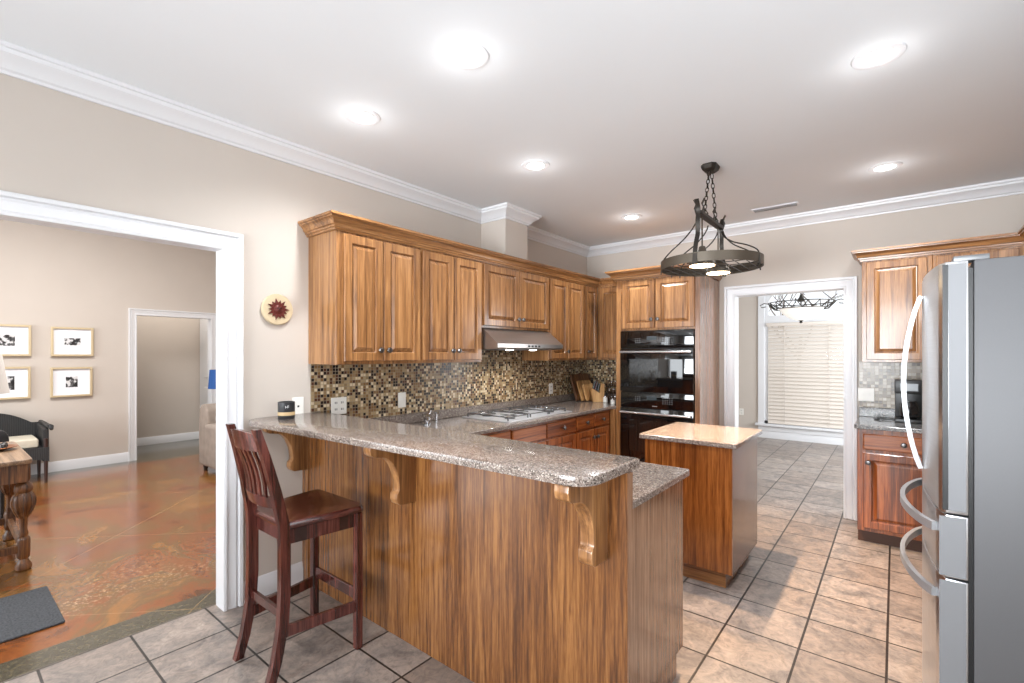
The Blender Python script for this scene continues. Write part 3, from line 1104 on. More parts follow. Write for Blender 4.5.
# ---------------- base cabinets on the left wall
BX = -2.31
def base_cab(label, y0, y1, drawers, doors):
    t = thing('base_cabinet', label, 'cabinet', (BX, y0, 0), RZL, 'oak base cabinets under the long counter')
    cab_body(t, y1 - y0, .635, 0, .878, redV, .1)
    for a, b, k in drawers:
        cab_drawer(t, a - y0, b - y0, .735, .86, -.0005, redH, k)
    for a, b, k in doors:
        cab_door(t, a - y0, b - y0, .12, .715, -.0005, ((a + .028 if k == 'l' else b - .028) - y0, .64), redV)
    return t


base_cab('reddish oak base cabinet with one drawer, nearest the peninsula', 2.262, 2.83, [(2.30, 2.815, False)], [(2.30, 2.815, 'r')])
base_cab('wide reddish oak base cabinet beneath the gas cooktop', 2.831, 3.79, [(2.845, 3.30, False), (3.312, 3.78, True)], [(2.845, 3.30, 'r'), (3.312, 3.78, 'l')])
fc = base_cab('reddish oak base cabinet with paired drawers and doors, next to the oven tower', 3.791, 4.488, [(3.80, 4.115, True), (4.13, 4.43, True)], [(3.80, 4.115, 'r'), (4.13, 4.43, 'l')])

MB().box(.679, .697, -.066, -.001, .1, .878).build('filler_strip', oakV, fc)

# ---------------- peninsula
t = thing('kitchen_peninsula', 'long raised oak breakfast bar base with carved corbels under the granite', 'peninsula', (WL + .004, 1.52, 0), 0)
PX1 = -.722 - WL       # local x of the front panel's right end
m = MB().box(.0, PX1, 0, .040, 0, 1.038, .002)
m.build('front_panel', penV, t)
MB().box(.0, .07, -.006, 0, 0.0, 1.038, .001).build('corner_strip', penV, t)
MB().box(PX1 + .0005, PX1 + .003, .002, .038, 0, 1.036).build('end_strip', greyV, t)
# low cabinet side
ex = -.768 - WL
m = MB().poly([(ex - .02, .041, 0), (ex - .02, .60, 0), (ex - .02, .60, .1), (ex - .02, .685, .1), (ex - .02, .685, .878), (ex - .02, .041, .878)], (.02, 0, 0))
m.build('end_panel', greyV, t)
m = MB().box(.66, ex - .021, .041, .68, .1, .878)
m.build('body', redV, t)
MB().box(.66, ex - .021, .041, .60, 0, .1).build('toe_kick', kickM, t)
# sink side doors (face +y, toward the ovens)
for i, (a, b) in enumerate(((.68, 1.0), (1.01, 1.33), (1.35, 1.74), (1.75, 2.14))):
    dd = MB()
    def lp(i_, d_):
        return [(a + i_, .68 + d_, .12 + i_), (b - i_, .68 + d_, .12 + i_), (b - i_, .68 + d_, .85 - i_), (a + i_, .68 + d_, .85 - i_)]
    dd.rings([lp(0, 0), lp(0, .016), lp(.004, .02), lp(.052, .02), lp(.058, .01), (lp(.07, .01)), lp(.09, .018)])
    dob = dd.build('door', redV, t, smooth=25)
    MB().lathe([(.0045, 0), (.0045, .012), (.0145, .02), (.0155, .025), (0, .032)], ((b if i % 2 == 0 else a) + (-.03 if i % 2 == 0 else .03), .70, .74), 16, 'Y').build('knob', pewter, dob)


def corbel(x):
    wd = .055
    pts = [(0, 1.036), (-.258, 1.036), (-.262, 1.012), (-.256, .990), (-.238, .978), (-.215, .974)]
    n = 10
    for k in range(n + 1):
        a = PI / 2 * k / n
        pts.append((-.205 + .107 * math.sin(a), .972 - .165 + .165 * math.cos(a)))
    pts += [(-.100, .795), (-.112, .782), (-.114, .755), (-.106, .736), (-.09, .726), (-.0, .722)]
    m = MB().poly([(x, y - .0005, z) for y, z in pts], (wd, 0, 0), .004, 2)
    return m.build('corbel', oakV, t)


corbel(.012)
corbel(1.054)
corbel(2.10)

# granite: raised bar top
def rounded(pts, rads, seg=6):
    out = []
    n = len(pts)
    for i, (p, r) in enumerate(zip(pts, rads)):
        p = Vector(p)
        a = Vector(pts[i - 1])
        b = Vector(pts[(i + 1) % n])
        if r <= 0:
            out.append(p)
            continue
        u, v = (a - p).normalized(), (b - p).normalized()
        p0, p1 = p + u * r, p + v * r
        for k in range(seg + 1):
            s_ = k / seg
            out.append((1 - s_) ** 2 * p0 + 2 * s_ * (1 - s_) * p + s_ ** 2 * p1)
    return out


ORX, ORY = WL + .003, 1.15
pts = rounded([(0, .13), (.02, .0), (.95, .05), (1.60, .083), (2.228, .10), (2.228, .488), (0, .488)], [.0, .11, 0, 0, .1, .02, 0])
m = MB().poly([(p.x, p.y, 0) for p in pts], (0, 0, .032), .006, 2)
tag(m.build('granite_bar_counter', graniteM, None, (ORX, ORY, 1.039)), 'raised speckled brown granite bar slab with rounded corner on the peninsula', 'countertop')
# L-shaped low counter
pts = [(WL + .003, 1.5615), (-.745, 1.5615), (-.745, 2.255), (-2.27, 2.255), (-2.27, 4.488), (-2.247, 4.488), (-2.247, 5.117), (WL + .003, 5.117)]
rads = [0, 0, .02, 0, 0, 0, 0, 0]
pts = rounded(pts, rads, 3)
m = MB().poly([(p.x, p.y, 0) for p in pts], (0, 0, .031), .004, 1)
tag(m.build('kitchen_countertop', graniteM, None, (0, 0, .8795)), 'lower L-shaped brown granite worktop holding the gas cooktop', 'countertop')
m = MB().box(WL + .002, WL + .022, 1.565, 5.115, .911, .985, .003)
tag(m.build('granite_upstand', graniteM), 'low granite upstand strip along the long wall behind the cooktop', 'backsplash')
m = MB().box(WL + .024, -2.247, 5.098, 5.118, .911, .985, .003)
tag(m.build('granite_upstand', graniteM), 'short granite upstand strip in the corner beside the oven tower', 'backsplash')
m = MB().box(WL + .001, WL + .009, 1.6385, 5.11, .986, 1.384).box(WL + .001, WL + .009, 1.57, 1.6385, 1.0725, 1.384).box(WL + .001, WL + .009, 2.85, 3.80, 1.384, 1.486)
tag(m.build('mosaic_backsplash', mosY), 'brown and tan glass mosaic backsplash running the length of the long wall', 'backsplash')
m = MB().box(WL + .01, -2.247, 5.111, 5.119, .986, 1.384)
tag(m.build('mosaic_backsplash', mosX), 'small brown mosaic backsplash panel in the corner beside the ovens', 'backsplash')

# ---------------- island
t = thing('kitchen_island', 'small square oak island cabinet standing alone on the tiles', 'island', (-1.325, 3.075, 0))
IW, ID = .555, .66
MB().box(0, IW, 0, ID, .1, .878, .003).build('body', islV, t)
MB().box(IW + .0005, IW + .004, .0, ID, .1, .876).build('side_panel', greyV, t)
MB().box(.03, IW - .045, .04, ID - .04, 0, .1).build('toe_kick', oakH, t)
pts = rounded([(0, 0), (.62, 0), (.62, .72), (0, .72)], [.015] * 4, 3)
m = MB().poly([(p.x, p.y, 0) for p in pts], (0, 0, .031), .004, 1)
tag(m.build('island_top', graniteM, None, (-1.355, 3.043, .879)), 'square speckled granite slab on top of the kitchen island', 'countertop')

# ---------------- cooktop
t = thing('gas_cooktop', 'stainless steel gas cooktop with black grates set in the granite', 'cooktop', (-2.86, 2.86, .911), 0)
MB().box(0, .52, 0, .93, 0, .008, .003).build('steel_plate', plain('cooktop_steel', (206, 207, 210), .34, .6), t)
burn = [(.14, .17), (.39, .17), (.26, .465), (.14, .74), (.39, .74)]
for bx_, by_ in burn:
    b = MB().lathe([(.045, .008), (.045, .016), (.030, .018), (.030, .022), (0, .023)], (bx_, by_, 0), 20).build('burner', pewter, t)
for y0 in (.03, .325, .605):
    m = MB()
    y1 = y0 + .27
    for x in (.04, .48):
        m.box(x - .004, x + .004, y0, y1, .032, .040, .002)
    for y in (y0 + .006, y1 - .006):
        m.box(.04, .48, y - .004, y + .004, .032, .040, .002)
    for x in ((.14, .39) if y0 != .325 else (.26,)):
        m.box(x - .10, x + .10, (y0 + y1) / 2 - .004, (y0 + y1) / 2 + .004, .032, .040, .002)
        m.box(x - .004, x + .004, y0, y1, .032, .040, .002)
    for x in (.04, .48):
        for y in (y0 + .006, y1 - .006):
            m.box(x - .005, x + .005, y - .005, y + .005, .007, .033)
    m.build('grate', plain('grate_iron', (120, 120, 122), .25, .8), t)
for k in range(5):
    MB().lathe([(.018, .008), (.017, .026), (.013, .032), (0, .033)], (.12 + k * .065, .90, 0), 16).build('knob', chrome, t)

# faucet in the corner of the low counter
t = thing('sink_faucet', 'small chrome faucet on the low granite counter behind the bar', 'faucet', (-2.80, 2.42, .911), 0)
MB().lathe([(.034, 0), (.034, .008), (.024, .014), (.022, .05), (.026, .060), (.018, .072), (0, .074)], (0, 0, 0), 20).build('base', chrome, t)
MB().tube([(0, 0, .04), (.03, -.02, .062), (.07, -.045, .066), (.10, -.065, .058), (.108, -.07, .042)], [.017, .017, .016, .015, .014], 12).build('spout', chrome, t)
MB().tube([(0, .0, .062), (-.01, .03, .075), (-.015, .055, .095)], [.014, .011, .016], 12).build('lever', chrome, t)
t = thing('soap_dispenser', 'small chrome soap pump beside the corner faucet', 'soap dispenser', (-2.845, 2.56, .911), 0)
MB().lathe([(.020, 0), (.020, .006), (.012, .012), (.012, .06), (.019, .066), (.02, .08), (0, .086)], (0, 0, 0), 18).build('pump_body', chrome, t)
MB().tube([(0, 0, .075), (.04, -.015, .078), (.055, -.02, .066)], .006, 10).build('nozzle', chrome, t)

# ------------------------------------------------------------------ right side of the back wall
t = thing('base_cabinet', 'reddish oak base cabinet with one drawer and door, right of the doorway', 'cabinet', (-.225, 4.51, 0), 0)
cab_body(t, .60, .605, 0, .878, redV, .1)
cab_drawer(t, .035, .515, .725, .845, -.0005, redH)
cab_door(t, .035, .515, .13, .70, -.0005, (.068, .63), redV)
t = thing('base_cabinet', 'reddish oak base cabinet mostly hidden behind the refrigerator', 'cabinet', (.376, 4.51, 0), 0)
cab_body(t, .665, .605, 0, .878, redV, .1)
cab_drawer(t, .02, .64, .725, .845, -.0005, redH)
cab_door(t, .02, .64, .13, .70, -.0005, (.05, .63), redV)
pts = rounded([(-.245, 4.475), (1.045, 4.475), (1.045, 5.117), (-.245, 5.117)], [.02, 0, 0, 0], 3)
m = MB().poly([(p.x, p.y, 0) for p in pts], (0, 0, .031), .004, 1)
tag(m.build('kitchen_countertop', graniteG, None, (0, 0, .8795)), 'short grey granite counter under the coffee maker, right of the doorway', 'countertop')
tag(MB().box(-.243, 1.04, 5.098, 5.118, .911, .99, .003).build('granite_upstand', graniteG), 'grey granite upstand strip behind the coffee maker', 'backsplash')
tag(MB().box(-.243, 1.04, 5.110, 5.119, .991, 1.384).build('mosaic_backsplash', mosR), 'greyish tan glass mosaic backsplash behind the coffee maker', 'backsplash')
t = thing('wall_cabinet', 'single-door oak wall cabinet above the coffee maker', 'cabinet', (-.21, 4.79, UZ0), 0, 'oak wall cabinets beside the refrigerator')
cab_body(t, .43, .328, 0, UZ1 - UZ0, oakV)
cab_door(t, .03, .40, .02, UZ1 - UZ0 - .03, -.0005)
t = thing('wall_cabinet', 'oak wall cabinet mostly hidden behind the refrigerator top', 'cabinet', (.222, 4.79, UZ0), 0, 'oak wall cabinets beside the refrigerator')
cab_body(t, .50, .328, 0, UZ1 - UZ0, oakV)
cab_door(t, .02, .45, .02, UZ1 - UZ0 - .03, -.0005)
t = thing('wall_cabinet', 'oak wall cabinet on the right wall, its top peeking over the refrigerator', 'cabinet', (.722, 4.785, UZ0), -PI / 2, 'oak wall cabinets beside the refrigerator')
cab_body(t, 1.5, .325, 0, UZ1 - UZ0, oakV)
cab_door(t, .03, .73, .02, UZ1 - UZ0 - .03, -.0005)
cab_door(t, .74, 1.44, .02, UZ1 - UZ0 - .03, -.0005)
m = MB().sweep([(a, UZ1 - .002 + b) for a, b in CAB], [(-.211, WB - .003), (-.211, 4.789), (.721, 4.789), (.721, 3.30)], left=False)
tag(m.build('cabinet_crown_moulding', oakH), 'oak crown moulding over the cabinets by the refrigerator', 'moulding')

# ------------------------------------------------------------------ refrigerator (front looks to -x)
fhM = plain('brushed_handle', (178, 179, 182), .38, .6)
edgeM = plain('door_edge_grey', (128, 129, 132), .5, .2)
FRY0, FRW, FRX = 2.20, .91, .205
t = thing('refrigerator', 'large stainless steel french door refrigerator with bottom drawers', 'refrigerator', (FRX, FRY0, 0), 0)
MB().box(0, .70, 0, FRW, .03, 1.765, .006, 2).build('cabinet_body', steelSide, t)
MB().box(-.012, -.001, .012, FRW - .012, .06, 1.74).build('gasket', blackP, t)
MB().box(.02, .68, .03, FRW - .03, 0, .03).build('plinth', blackP, t)


def fdoor(name, y0, y1, z0, z1):
    """bowed door: thickness 7 cm, front bulging toward the middle of the fridge"""
    def fx(y):
        k = (y / FRW - .5) * 2
        return -.080 - .034 * (1 - k * k)
    n = 12
    front = [(fx(y0 + (y1 - y0) * k / n), y0 + (y1 - y0) * k / n) for k in range(n + 1)]
    # soften near edges
    front[0] = (front[0][0] + .010, front[0][1])
    front[-1] = (front[-1][0] + .010, front[-1][1])
    pts = [(-.013, y0), ] + front + [(-.013, y1)]
    m = MB().poly([(x, y, z0) for x, y in pts], (0, 0, z1 - z0), .003, 2)
    return m.build(name, steelM, t, smooth=50), fx


g = .004
dA, fx = fdoor('door', g, FRW / 2 - g / 2, .905, 1.765)
dB, _ = fdoor('door', FRW / 2 + g / 2, FRW - g, .905, 1.765)
d1, _ = fdoor('drawer', g, FRW - g, .685, .898)
d2, _ = fdoor('drawer', g, FRW - g, .06, .678)
for dd, yc in ((dA, FRW / 2 - .045), (dB, FRW / 2 + .045)):
    pts = []
    rr = []
    for k in range(17):
        s_ = k / 16
        pts.append((fx(yc) - .008 - .055 * math.sin(PI * s_) ** .8, yc, .975 + .715 * s_))
        rr.append(.011)
    MB().tube(pts, 0, flat=(.030, .016, (1, 0, 0.001))).build('door_handle', fhM, dd)
for dd, hz in ((d1, .835), (d2, .60)):
    pts = []
    for k in range(17):
        s_ = k / 16
        y = .07 + .77 * s_
        pts.append((fx(y) - .006 - .06 * math.sin(PI * s_) ** .7, y, hz))
    MB().tube(pts, 0, flat=(.016, .030, (0, 0, 1))).build('drawer_handle', fhM, dd)
MB().box(-.05, .04, .015, .09, 1.766, 1.785, .005, 2).build('hinge_cover', plain('hinge_grey', (120, 121, 123), .4, .6), t)
MB().box(-.05, .04, FRW - .09, FRW - .015, 1.766, 1.785, .005, 2).build('hinge_cover', plain('hinge_grey_b', (120, 121, 123), .4, .6), t)
# door side: liner strips showing the recessed dark groove
MB().box(-.078, -.063, .0015, .0045, .915, 1.757).build('edge_groove', blackP, dA)
MB().box(-.0625, -.018, .0015, .0045, .915, 1.757).build('edge_liner', edgeM, dA)
MB().box(-.086, -.018, .0015, .0045, .69, .893).build('edge_liner', edgeM, d1)
MB().box(-.086, -.018, .0015, .0045, .065, .673).build('edge_liner', edgeM, d2)

# ------------------------------------------------------------------ small things on counters
t = thing('coffee_maker', 'black drip coffee maker with glass carafe on the grey counter', 'coffee maker', (.0, 4.80, .911), 0)
MB().box(0, .17, 0, .22, 0, .03, .006, 2).build('base', blackP, t)
MB().box(0, .17, .13, .22, .03, .33, .006, 2).build('water_tank', blackP, t)
MB().box(-.003, .173, -.005, .135, .23, .335, .01, 2).build('brew_head', blackP, t)
MB().box(.03, .14, -.008, -.0055, .25, .31, .002).build('control_panel', plain('panel_silver', (120, 122, 124), .35, .5), t)
c = MB().lathe([(.045, .031), (.062, .05), (.066, .09), (.055, .14), (.045, .165), (.045, .17), (0, .17)], (.085, .065, 0), 24).build('carafe', plain('smoked_carafe', (32, 30, 30), .06, 0, .6), t)
MB().tube([(.06, .005, .15), (.05, -.03, .14), (.05, -.03, .08), (.06, .0, .065)], .007, 8).build('carafe_handle', blackP, c)
m = MB().tube([(.0, .16, .005), (-.04, .10, .006), (-.09, .06, .006), (-.13, .10, .006), (-.09, .17, .006), (-.05, .21, .008)], .004, 8)
tag(m.build('power_cord', blackP, None, (.0 - .003, 4.80, .911)), 'thin black appliance cord lying on the grey counter', 'cord')


def plate(x, y, z, rz, w, h, label, holes='outlet', cat='outlet'):
    t = thing('wall_plate', label, cat, (x, y, z), rz)
    MB().box(-w / 2, w / 2, -.006, 0, -h / 2, h / 2, .002).build('cover', whiteP, t)
    n = max(1, round(w / .055))
    m = MB()
    for i in range(n):
        cx = (i - (n - 1) / 2) * .046
        if holes == 'outlet':
            for zz in (-.022, .022):
                m.box(cx - .008, cx - .004, -.0075, -.006, zz - .007, zz + .007)
                m.box(cx + .004, cx + .008, -.0075, -.006, zz - .007, zz + .007)
        elif holes == 'phone':
            m.box(cx - .006, cx + .006, -.0075, -.006, -.006, .006)
        else:
            m.box(cx - .005, cx + .005, -.014, -.006, -.006, .012)
    m.build('socket' if holes != 'switch' else 'toggle', darkhole if holes != 'switch' else whiteP, t)
    return t


plate(WL, 1.487, 1.118, RZL, .072, .115, 'white phone jack plate on the wall behind the black candle', 'phone', 'wall plate')
plate(WL + .009, 1.765, 1.098, RZL, .115, .115, 'wide white outlet plate on the mosaic near the bar end')
plate(WL + .009, 2.295, 1.098, RZL, .072, .115, 'narrow white outlet plate on the mosaic between bar and hood', 'switch', 'wall plate')
plate(WL + .009, 4.315, 1.07, RZL, .072, .115, 'white outlet plate on the mosaic beside the wooden boards')
plate(-.195, WB - .01, 1.10, 0, .115, .115, 'white double switch plate on the grey mosaic by the doorway', 'switch', 'light switch')
plate(-2.13, FY, .42, 0, .072, .115, 'white outlet plate low on the breakfast room wall')

# candle
t = thing('candle_jar', 'black jar candle with a tan band on the end of the bar', 'candle', (-2.775, 1.33, 1.071))
MB().lathe([(.044, 0), (.046, .003), (.046, .098), (.043, .1), (.041, .1), (.041, .012), (0, .012)], n=28).build('jar', plain('black_jar', (34, 35, 38), .4), t)
MB().lathe([(.0466, .022), (.0466, .042), (.0462, .042), (.0462, .022)], n=28).build('label_band', plain('tan_band', (186, 160, 118), .6), t)
MB().lathe([(0, .013), (.040, .013), (.040, .075), (0, .075)], n=24).build('wax', plain('cream_wax', (230, 222, 204), .5), t)
# small white mark on the jar, facing the camera
m = MB()
for a, b, c_, e in ((-.010, -.007, .066, .078), (-.010, -.002, .070, .0725), (.001, .0035, .066, .080), (.001, .009, .078, .080), (.001, .009, .071, .073)):
    m.box(a, b, -.0475, -.0455, c_, e)
o = m.build('label_mark', plain('white_mark', (220, 220, 220), .6), t)
o.rotation_euler = (0, 0, R(70))

# sun plaque
t = thing('sun_plaque', 'round cream wall plaque with a maroon metal sun face', 'wall plaque', (WL + .002, 1.352, 1.722), RZL)
MB().lathe([(.086, 0), (.094, .004), (.095, .014), (.090, .020), (0, .021)], n=40, axis='-Y').build('disc', creamM, t)
m = MB()
for k in range(14):
    a = 2 * PI * k / 14
    r1 = .068 if k % 2 == 0 else .058
    ca, sa = math.cos(a), math.sin(a)
    pts = [(ca * .022 - sa * .008, -.021, sa * .022 + ca * .008), (ca * .040 - sa * .009, -.021, sa * .040 + ca * .009), (ca * r1, -.021, sa * r1), (ca * .040 + sa * .009, -.021, sa * .040 - ca * .009), (ca * .022 + sa * .008, -.021, sa * .022 - ca * .008)]
    m.poly(pts, (0, -.007, 0), .001, 1)
m.build('sun_rays', maroonM, t)
m = MB().lathe([(.027, .020), (.026, .028), (.018, .034), (0, .036)], n=24, axis='-Y')
m.build('sun_face', maroonM, t)
m = MB().lathe([(.004, .034), (.004, .040), (0, .041)], (-.010, 0, .008), 10, '-Y').lathe([(.004, .034), (.004, .040), (0, .041)], (.010, 0, .008), 10, '-Y')
m.tube([(-.012, -.034, -.008), (0, -.038, -.013), (.012, -.034, -.008)], .002, 8)
m.tube([(0, -.036, .008), (0, -.043, -.004)], .003, 8)
m.build('face_features', plain('dark_maroon', (64, 26, 24), .4, .3), t)

# cutting boards leaning on the long wall
def board(label, x, y, hgt, ln, thk, lean, mt, group=None):
    m = MB()
    pts = rounded([(0, 0), (ln, 0), (ln, hgt), (0, hgt)], [.01, .01, .03, .03], 4)
    m.poly([(0, p.x, p.y) for p in pts], (thk, 0, 0), .003, 1)
    o = m.build('cutting_board', mt, None, (x, y, .9155))
    o.rotation_euler = (0, -lean, 0)
    tag(o, label, 'cutting board', 'cutting boards leaning in the corner')
    return o


board('tallest dark wooden cutting board leaning against the mosaic in the corner', -2.805, 4.62, .31, .42, .022, R(17), boardD)
board('medium tan cutting board leaning in the middle of the stack of boards', -2.762, 4.66, .235, .30, .018, R(17), boardW)
board('shortest pale cutting board at the front of the leaning boards', -2.722, 4.70, .195, .24, .018, R(17), boardW)

# knife block
t = thing('knife_block', 'light wooden knife block with black handled knives in the counter corner', 'knife block', (-2.635, 4.71, .911), R(38.9))
pts = [(0, 0, 0), (.15, 0, 0), (.155, 0, .20), (.12, 0, .215), (.085, 0, .09), (.0, 0, .14), (-.02, 0, .12)]
pts = [(0, 0, 0), (.125, 0, 0), (.13, 0, .20), (.095, 0, .21), (.075, 0, .10), (-.010, 0, .155), (-.02, 0, .12)]
MB().poly(pts, (0, .10, 0), .003, 1).build('block', boardW, t)
k = 0
for (px, pz) in ((.008, .14), (.03, .125), (.054, .11)):
    for py in (.025, .055, .082):
        a = Vector((px, py, pz))
        d_ = Vector((.45, 0, 1)).normalized() if False else Vector((.25, 0, 1)).normalized()
        kn = MB().tube([a - d_ * .03, a + d_ * .04, a + d_ * (.10 - .01 * (k % 3))], [.007, .009, .008], 8)
        kn.build('knife_handle', blackP if k != 4 else plain('red_handle', (140, 30, 26), .4), t)
        k += 1
# spice rack with jars
t = thing('spice_rack', 'black tiered wire spice rack beside the oven tower', 'spice rack', (-2.575, 4.89, .911))
m = MB()
for zz, yy in ((.004, 0), (.085, .045), (.165, .09)):
    m.tube([(0, yy - .02, zz + .02), (.145, yy - .02, zz + .02)], .003, 6)
    m.tube([(0, yy + .035, zz), (.145, yy + .035, zz)], .003, 6)
    m.tube([(0, yy - .02, zz), (.145, yy - .02, zz)], .003, 6)
m.build('shelf_wire', blackP, t)
for x in (0, .145):
    MB().tube([(x, -.02, .0), (x, -.02, .03), (x, .10, .20), (x, .125, .20), (x, .125, 0)], .004, 6).build('side_frame', blackP, t)
jb = plain('spice_glass', (92, 66, 44), .15)
first = None
lab = ('bottom', 'middle', 'top')
pos = ('left end', 'middle', 'right end')
for r_, (zz, yy) in enumerate(((.005, 0.006), (.088, .052), (.168, .098))):
    for c_ in range(3):
        lb = 'small spice jar with a silver lid, %s tier of the rack, %s' % (lab[r_], pos[c_])
        p = (-2.575 + .026 + c_ * .046, 4.89 + yy, .911 + zz)
        if first is None:
            first = thing('spice_jar', lb, 'jar', p, 0, 'spice jars on the black rack')
            MB().lathe([(.016, 0), (.018, .003), (.018, .04), (.014, .046), (0, .046)], n=14).build('jar_glass', jb, first)
            MB().lathe([(.016, .046), (.016, .060), (0, .061)], n=14).build('lid', chrome, first)
        else:
            dup(first, p, 0, lb)
t = thing('salt_jar', 'small white jar on the counter in front of the spice rack', 'jar', (-2.515, 4.77, .911))
MB().lathe([(.022, 0), (.026, .004), (.026, .05), (.02, .058), (0, .058)], n=20).build('jar_body', whiteP, t)
MB().lathe([(.021, .058), (.021, .07), (0, .071)], n=20).build('lid', chrome, t)
t = thing('salt_jar', 'small white jar tucked against the side of the oven tower', 'jar', (-2.345, 4.62, .911))
MB().lathe([(.022, 0), (.026, .004), (.026, .045), (.02, .052), (0, .052)], n=20).build('jar_body', whiteP, t)
MB().lathe([(.021, .052), (.021, .064), (0, .065)], n=20).build('lid', chrome, t)

# ------------------------------------------------------------------ bar stool
SX, SY = -2.27, 1.16
t = thing('bar_stool', 'dark cherry wood bar stool with slatted back, pulled up to the bar', 'bar stool', (SX, SY, 0))
# seat: slightly wider at the front, rounded corners, scooped
pts = rounded([(-.175, -.165), (.175, -.165), (.232, .215), (-.232, .215)], [.01, .01, .045, .045], 5)
n = len(pts)
def seat_z(x, y):
    return .703 - .014 * max(0, 1 - (x / .2) ** 2) * max(0, 1 - ((y + .01) / .17) ** 2)
tb = bmesh.new()
loops = []
for f_, zt in ((1.0, 0), (.97, .0), (.8, 0), (.55, 0), (.25, 0)):
    loops.append([Vector((p.x * f_, (p.y - .02) * f_ + .02, 0)) for p in pts])
lp = []
for i, l_ in enumerate(loops):
    lp.append([(q.x, q.y, seat_z(q.x, q.y) if i > 0 else .692) for q in l_])
lp.insert(0, [(q.x, q.y, .672) for q in loops[0]])
lp.insert(0, [(q.x * .97, (q.y - .02) * .97 + .02, .667) for q in loops[0]])
MB().rings(lp).build('seat', stoolS, t, smooth=50)
# aprons
m = MB().box(-.165, .165, -.148, -.128, .60, .667, .003)
m.build('rear_apron', stoolW, t)
MB().box(-.20, .20, .165, .185, .61, .667, .003).build('front_apron', stoolW, t)
for s_ in (-1, 1):
    m = MB().poly([(s_ * .163, -.15, .60), (s_ * .205, .18, .60), (s_ * .205, .18, .667), (s_ * .163, -.15, .667)], (-s_ * .02, 0, 0))
    m.build('side_apron', stoolW, t)
for s_ in (-1, 1):
    MB().poly([(s_ * .19, .165, 0), (s_ * .225, .165, 0), (s_ * .225, .20, 0), (s_ * .19, .20, 0)], (0, 0, .667), .003, 1).build('leg', stoolW, t)
# rear posts: flared foot, straight, raked back
def post(s_):
    sec = [(0, -.225, .036), (.10, -.195, .038), (.25, -.168, .042), (.40, -.160, .044), (.60, -.160, .044), (.70, -.165, .044), (.85, -.195, .040), (1.0, -.232, .034), (1.125, -.268, .028)]
    x0, x1 = (.145, .180)
    lps = []
    for z_, y_, d_ in sec:
        x0, x1 = .145 - .024 * max(0, z_ - .7) / .4, .180 - .024 * max(0, z_ - .7) / .4
        lps.append([(s_ * x0, y_ - d_ / 2, z_), (s_ * x1, y_ - d_ / 2, z_), (s_ * x1, y_ + d_ / 2, z_), (s_ * x0, y_ + d_ / 2, z_)])
    return MB().rings(lps)


for s_ in (-1, 1):
    post(s_).build('leg', stoolW, t, smooth=50)


def backy(z_):
    return -.165 - (z_ - .70) * .243


# curved top rail and lower rail, slats
def rail(z0, z1, crown, th=.02):
    n = 10
    lps = []
    for k in range(n + 1):
        hw_ = .146 - .024 * max(0, z0 - .7) / .4
        x = -hw_ + 2 * hw_ * k / n
        c_ = 1 - (x / hw_) ** 2
        bow = -.022 * c_
        lps.append([(x, backy(z0) + bow - th / 2, z0), (x, backy(z0) + bow + th / 2, z0), (x, backy(z1) + bow + th / 2, z1 + crown * c_), (x, backy(z1) + bow - th / 2, z1 + crown * c_)])
    return MB().rings(lps)


rail(1.025, 1.10, .014).build('top_rail', stoolW, t)
rail(.765, .815, 0).build('back_rail', stoolW, t)
for k in range(5):
    x = -.088 + .044 * k
    c_ = 1 - (x / .146) ** 2
    lps = []
    for z_ in (.81, .87, .93, .98, 1.03):
        y_ = backy(z_) - .022 * c_ + (.012 * math.sin(PI * (z_ - .81) / .22))
        lps.append([(x - .011, y_ - .005, z_), (x + .011, y_ - .005, z_), (x + .011, y_ + .005, z_), (x - .011, y_ + .005, z_)])
    MB().rings(lps).build('back_slat', stoolW, t, smooth=60)
MB().box(-.195, .195, .174, .192, .235, .290, .003).build('stretcher', stoolW, t)
MB().box(-.150, .150, -.172, -.152, .27, .31, .003).build('stretcher', stoolW, t)
for s_ in (-1, 1):
    m = MB().poly([(s_ * .155, -.165, .185), (s_ * .215, .18, .185), (s_ * .215, .18, .235), (s_ * .155, -.165, .235)], (-s_ * .018, 0, 0))
    m.build('stretcher', stoolW, t)

# ------------------------------------------------------------------ hanging pot rack light over the island
PXc, PYc = -.985, 3.385
t = thing('pot_rack_light', 'round bronze hanging pot rack with two lamps above the island', 'chandelier', (PXc, PYc, CZ))
oc = [(-.050, -.045), (-.028, -.070), (.028, -.070), (.050, -.045), (.050, .045), (.028, .070), (-.028, .070), (-.050, .045)]
m = MB()
m.rings([[(a, b, 0) for a, b in oc], [(a, b, -.012) for a, b in oc], [(a * .86, b * .86, -.03) for a, b in oc], [(a * .5, b * .5, -.045) for a, b in oc]])
m.build('canopy', iron, t, smooth=20)
BZ = -.375            # beam level
BL = .25
# chains
def chain(p0, p1, par):
    p0, p1 = Vector(p0), Vector(p1)
    d_ = p1 - p0
    n = int(d_.length / .030)
    m = MB()
    for i in range(n):
        c_ = p0 + d_ * ((i + .5) / n)
        u_ = d_.normalized()
        s1 = Vector((0, 1, 0)) if i % 2 else Vector((1, 0, 0))
        s1 = (s1 - u_ * s1.dot(u_)).normalized()
        pts = [c_ + u_ * math.cos(a) * .020 + s1 * math.sin(a) * .010 for a in [2 * PI * k / 10 for k in range(10)]]
        m.tube(pts, .0032, 6, closed=True)
    return m.build('chain', iron, par)


chain((0, -.03, -.045), (0, -.13, BZ + .02), t)
chain((0, .03, -.045), (0, .13, BZ + .02), t)
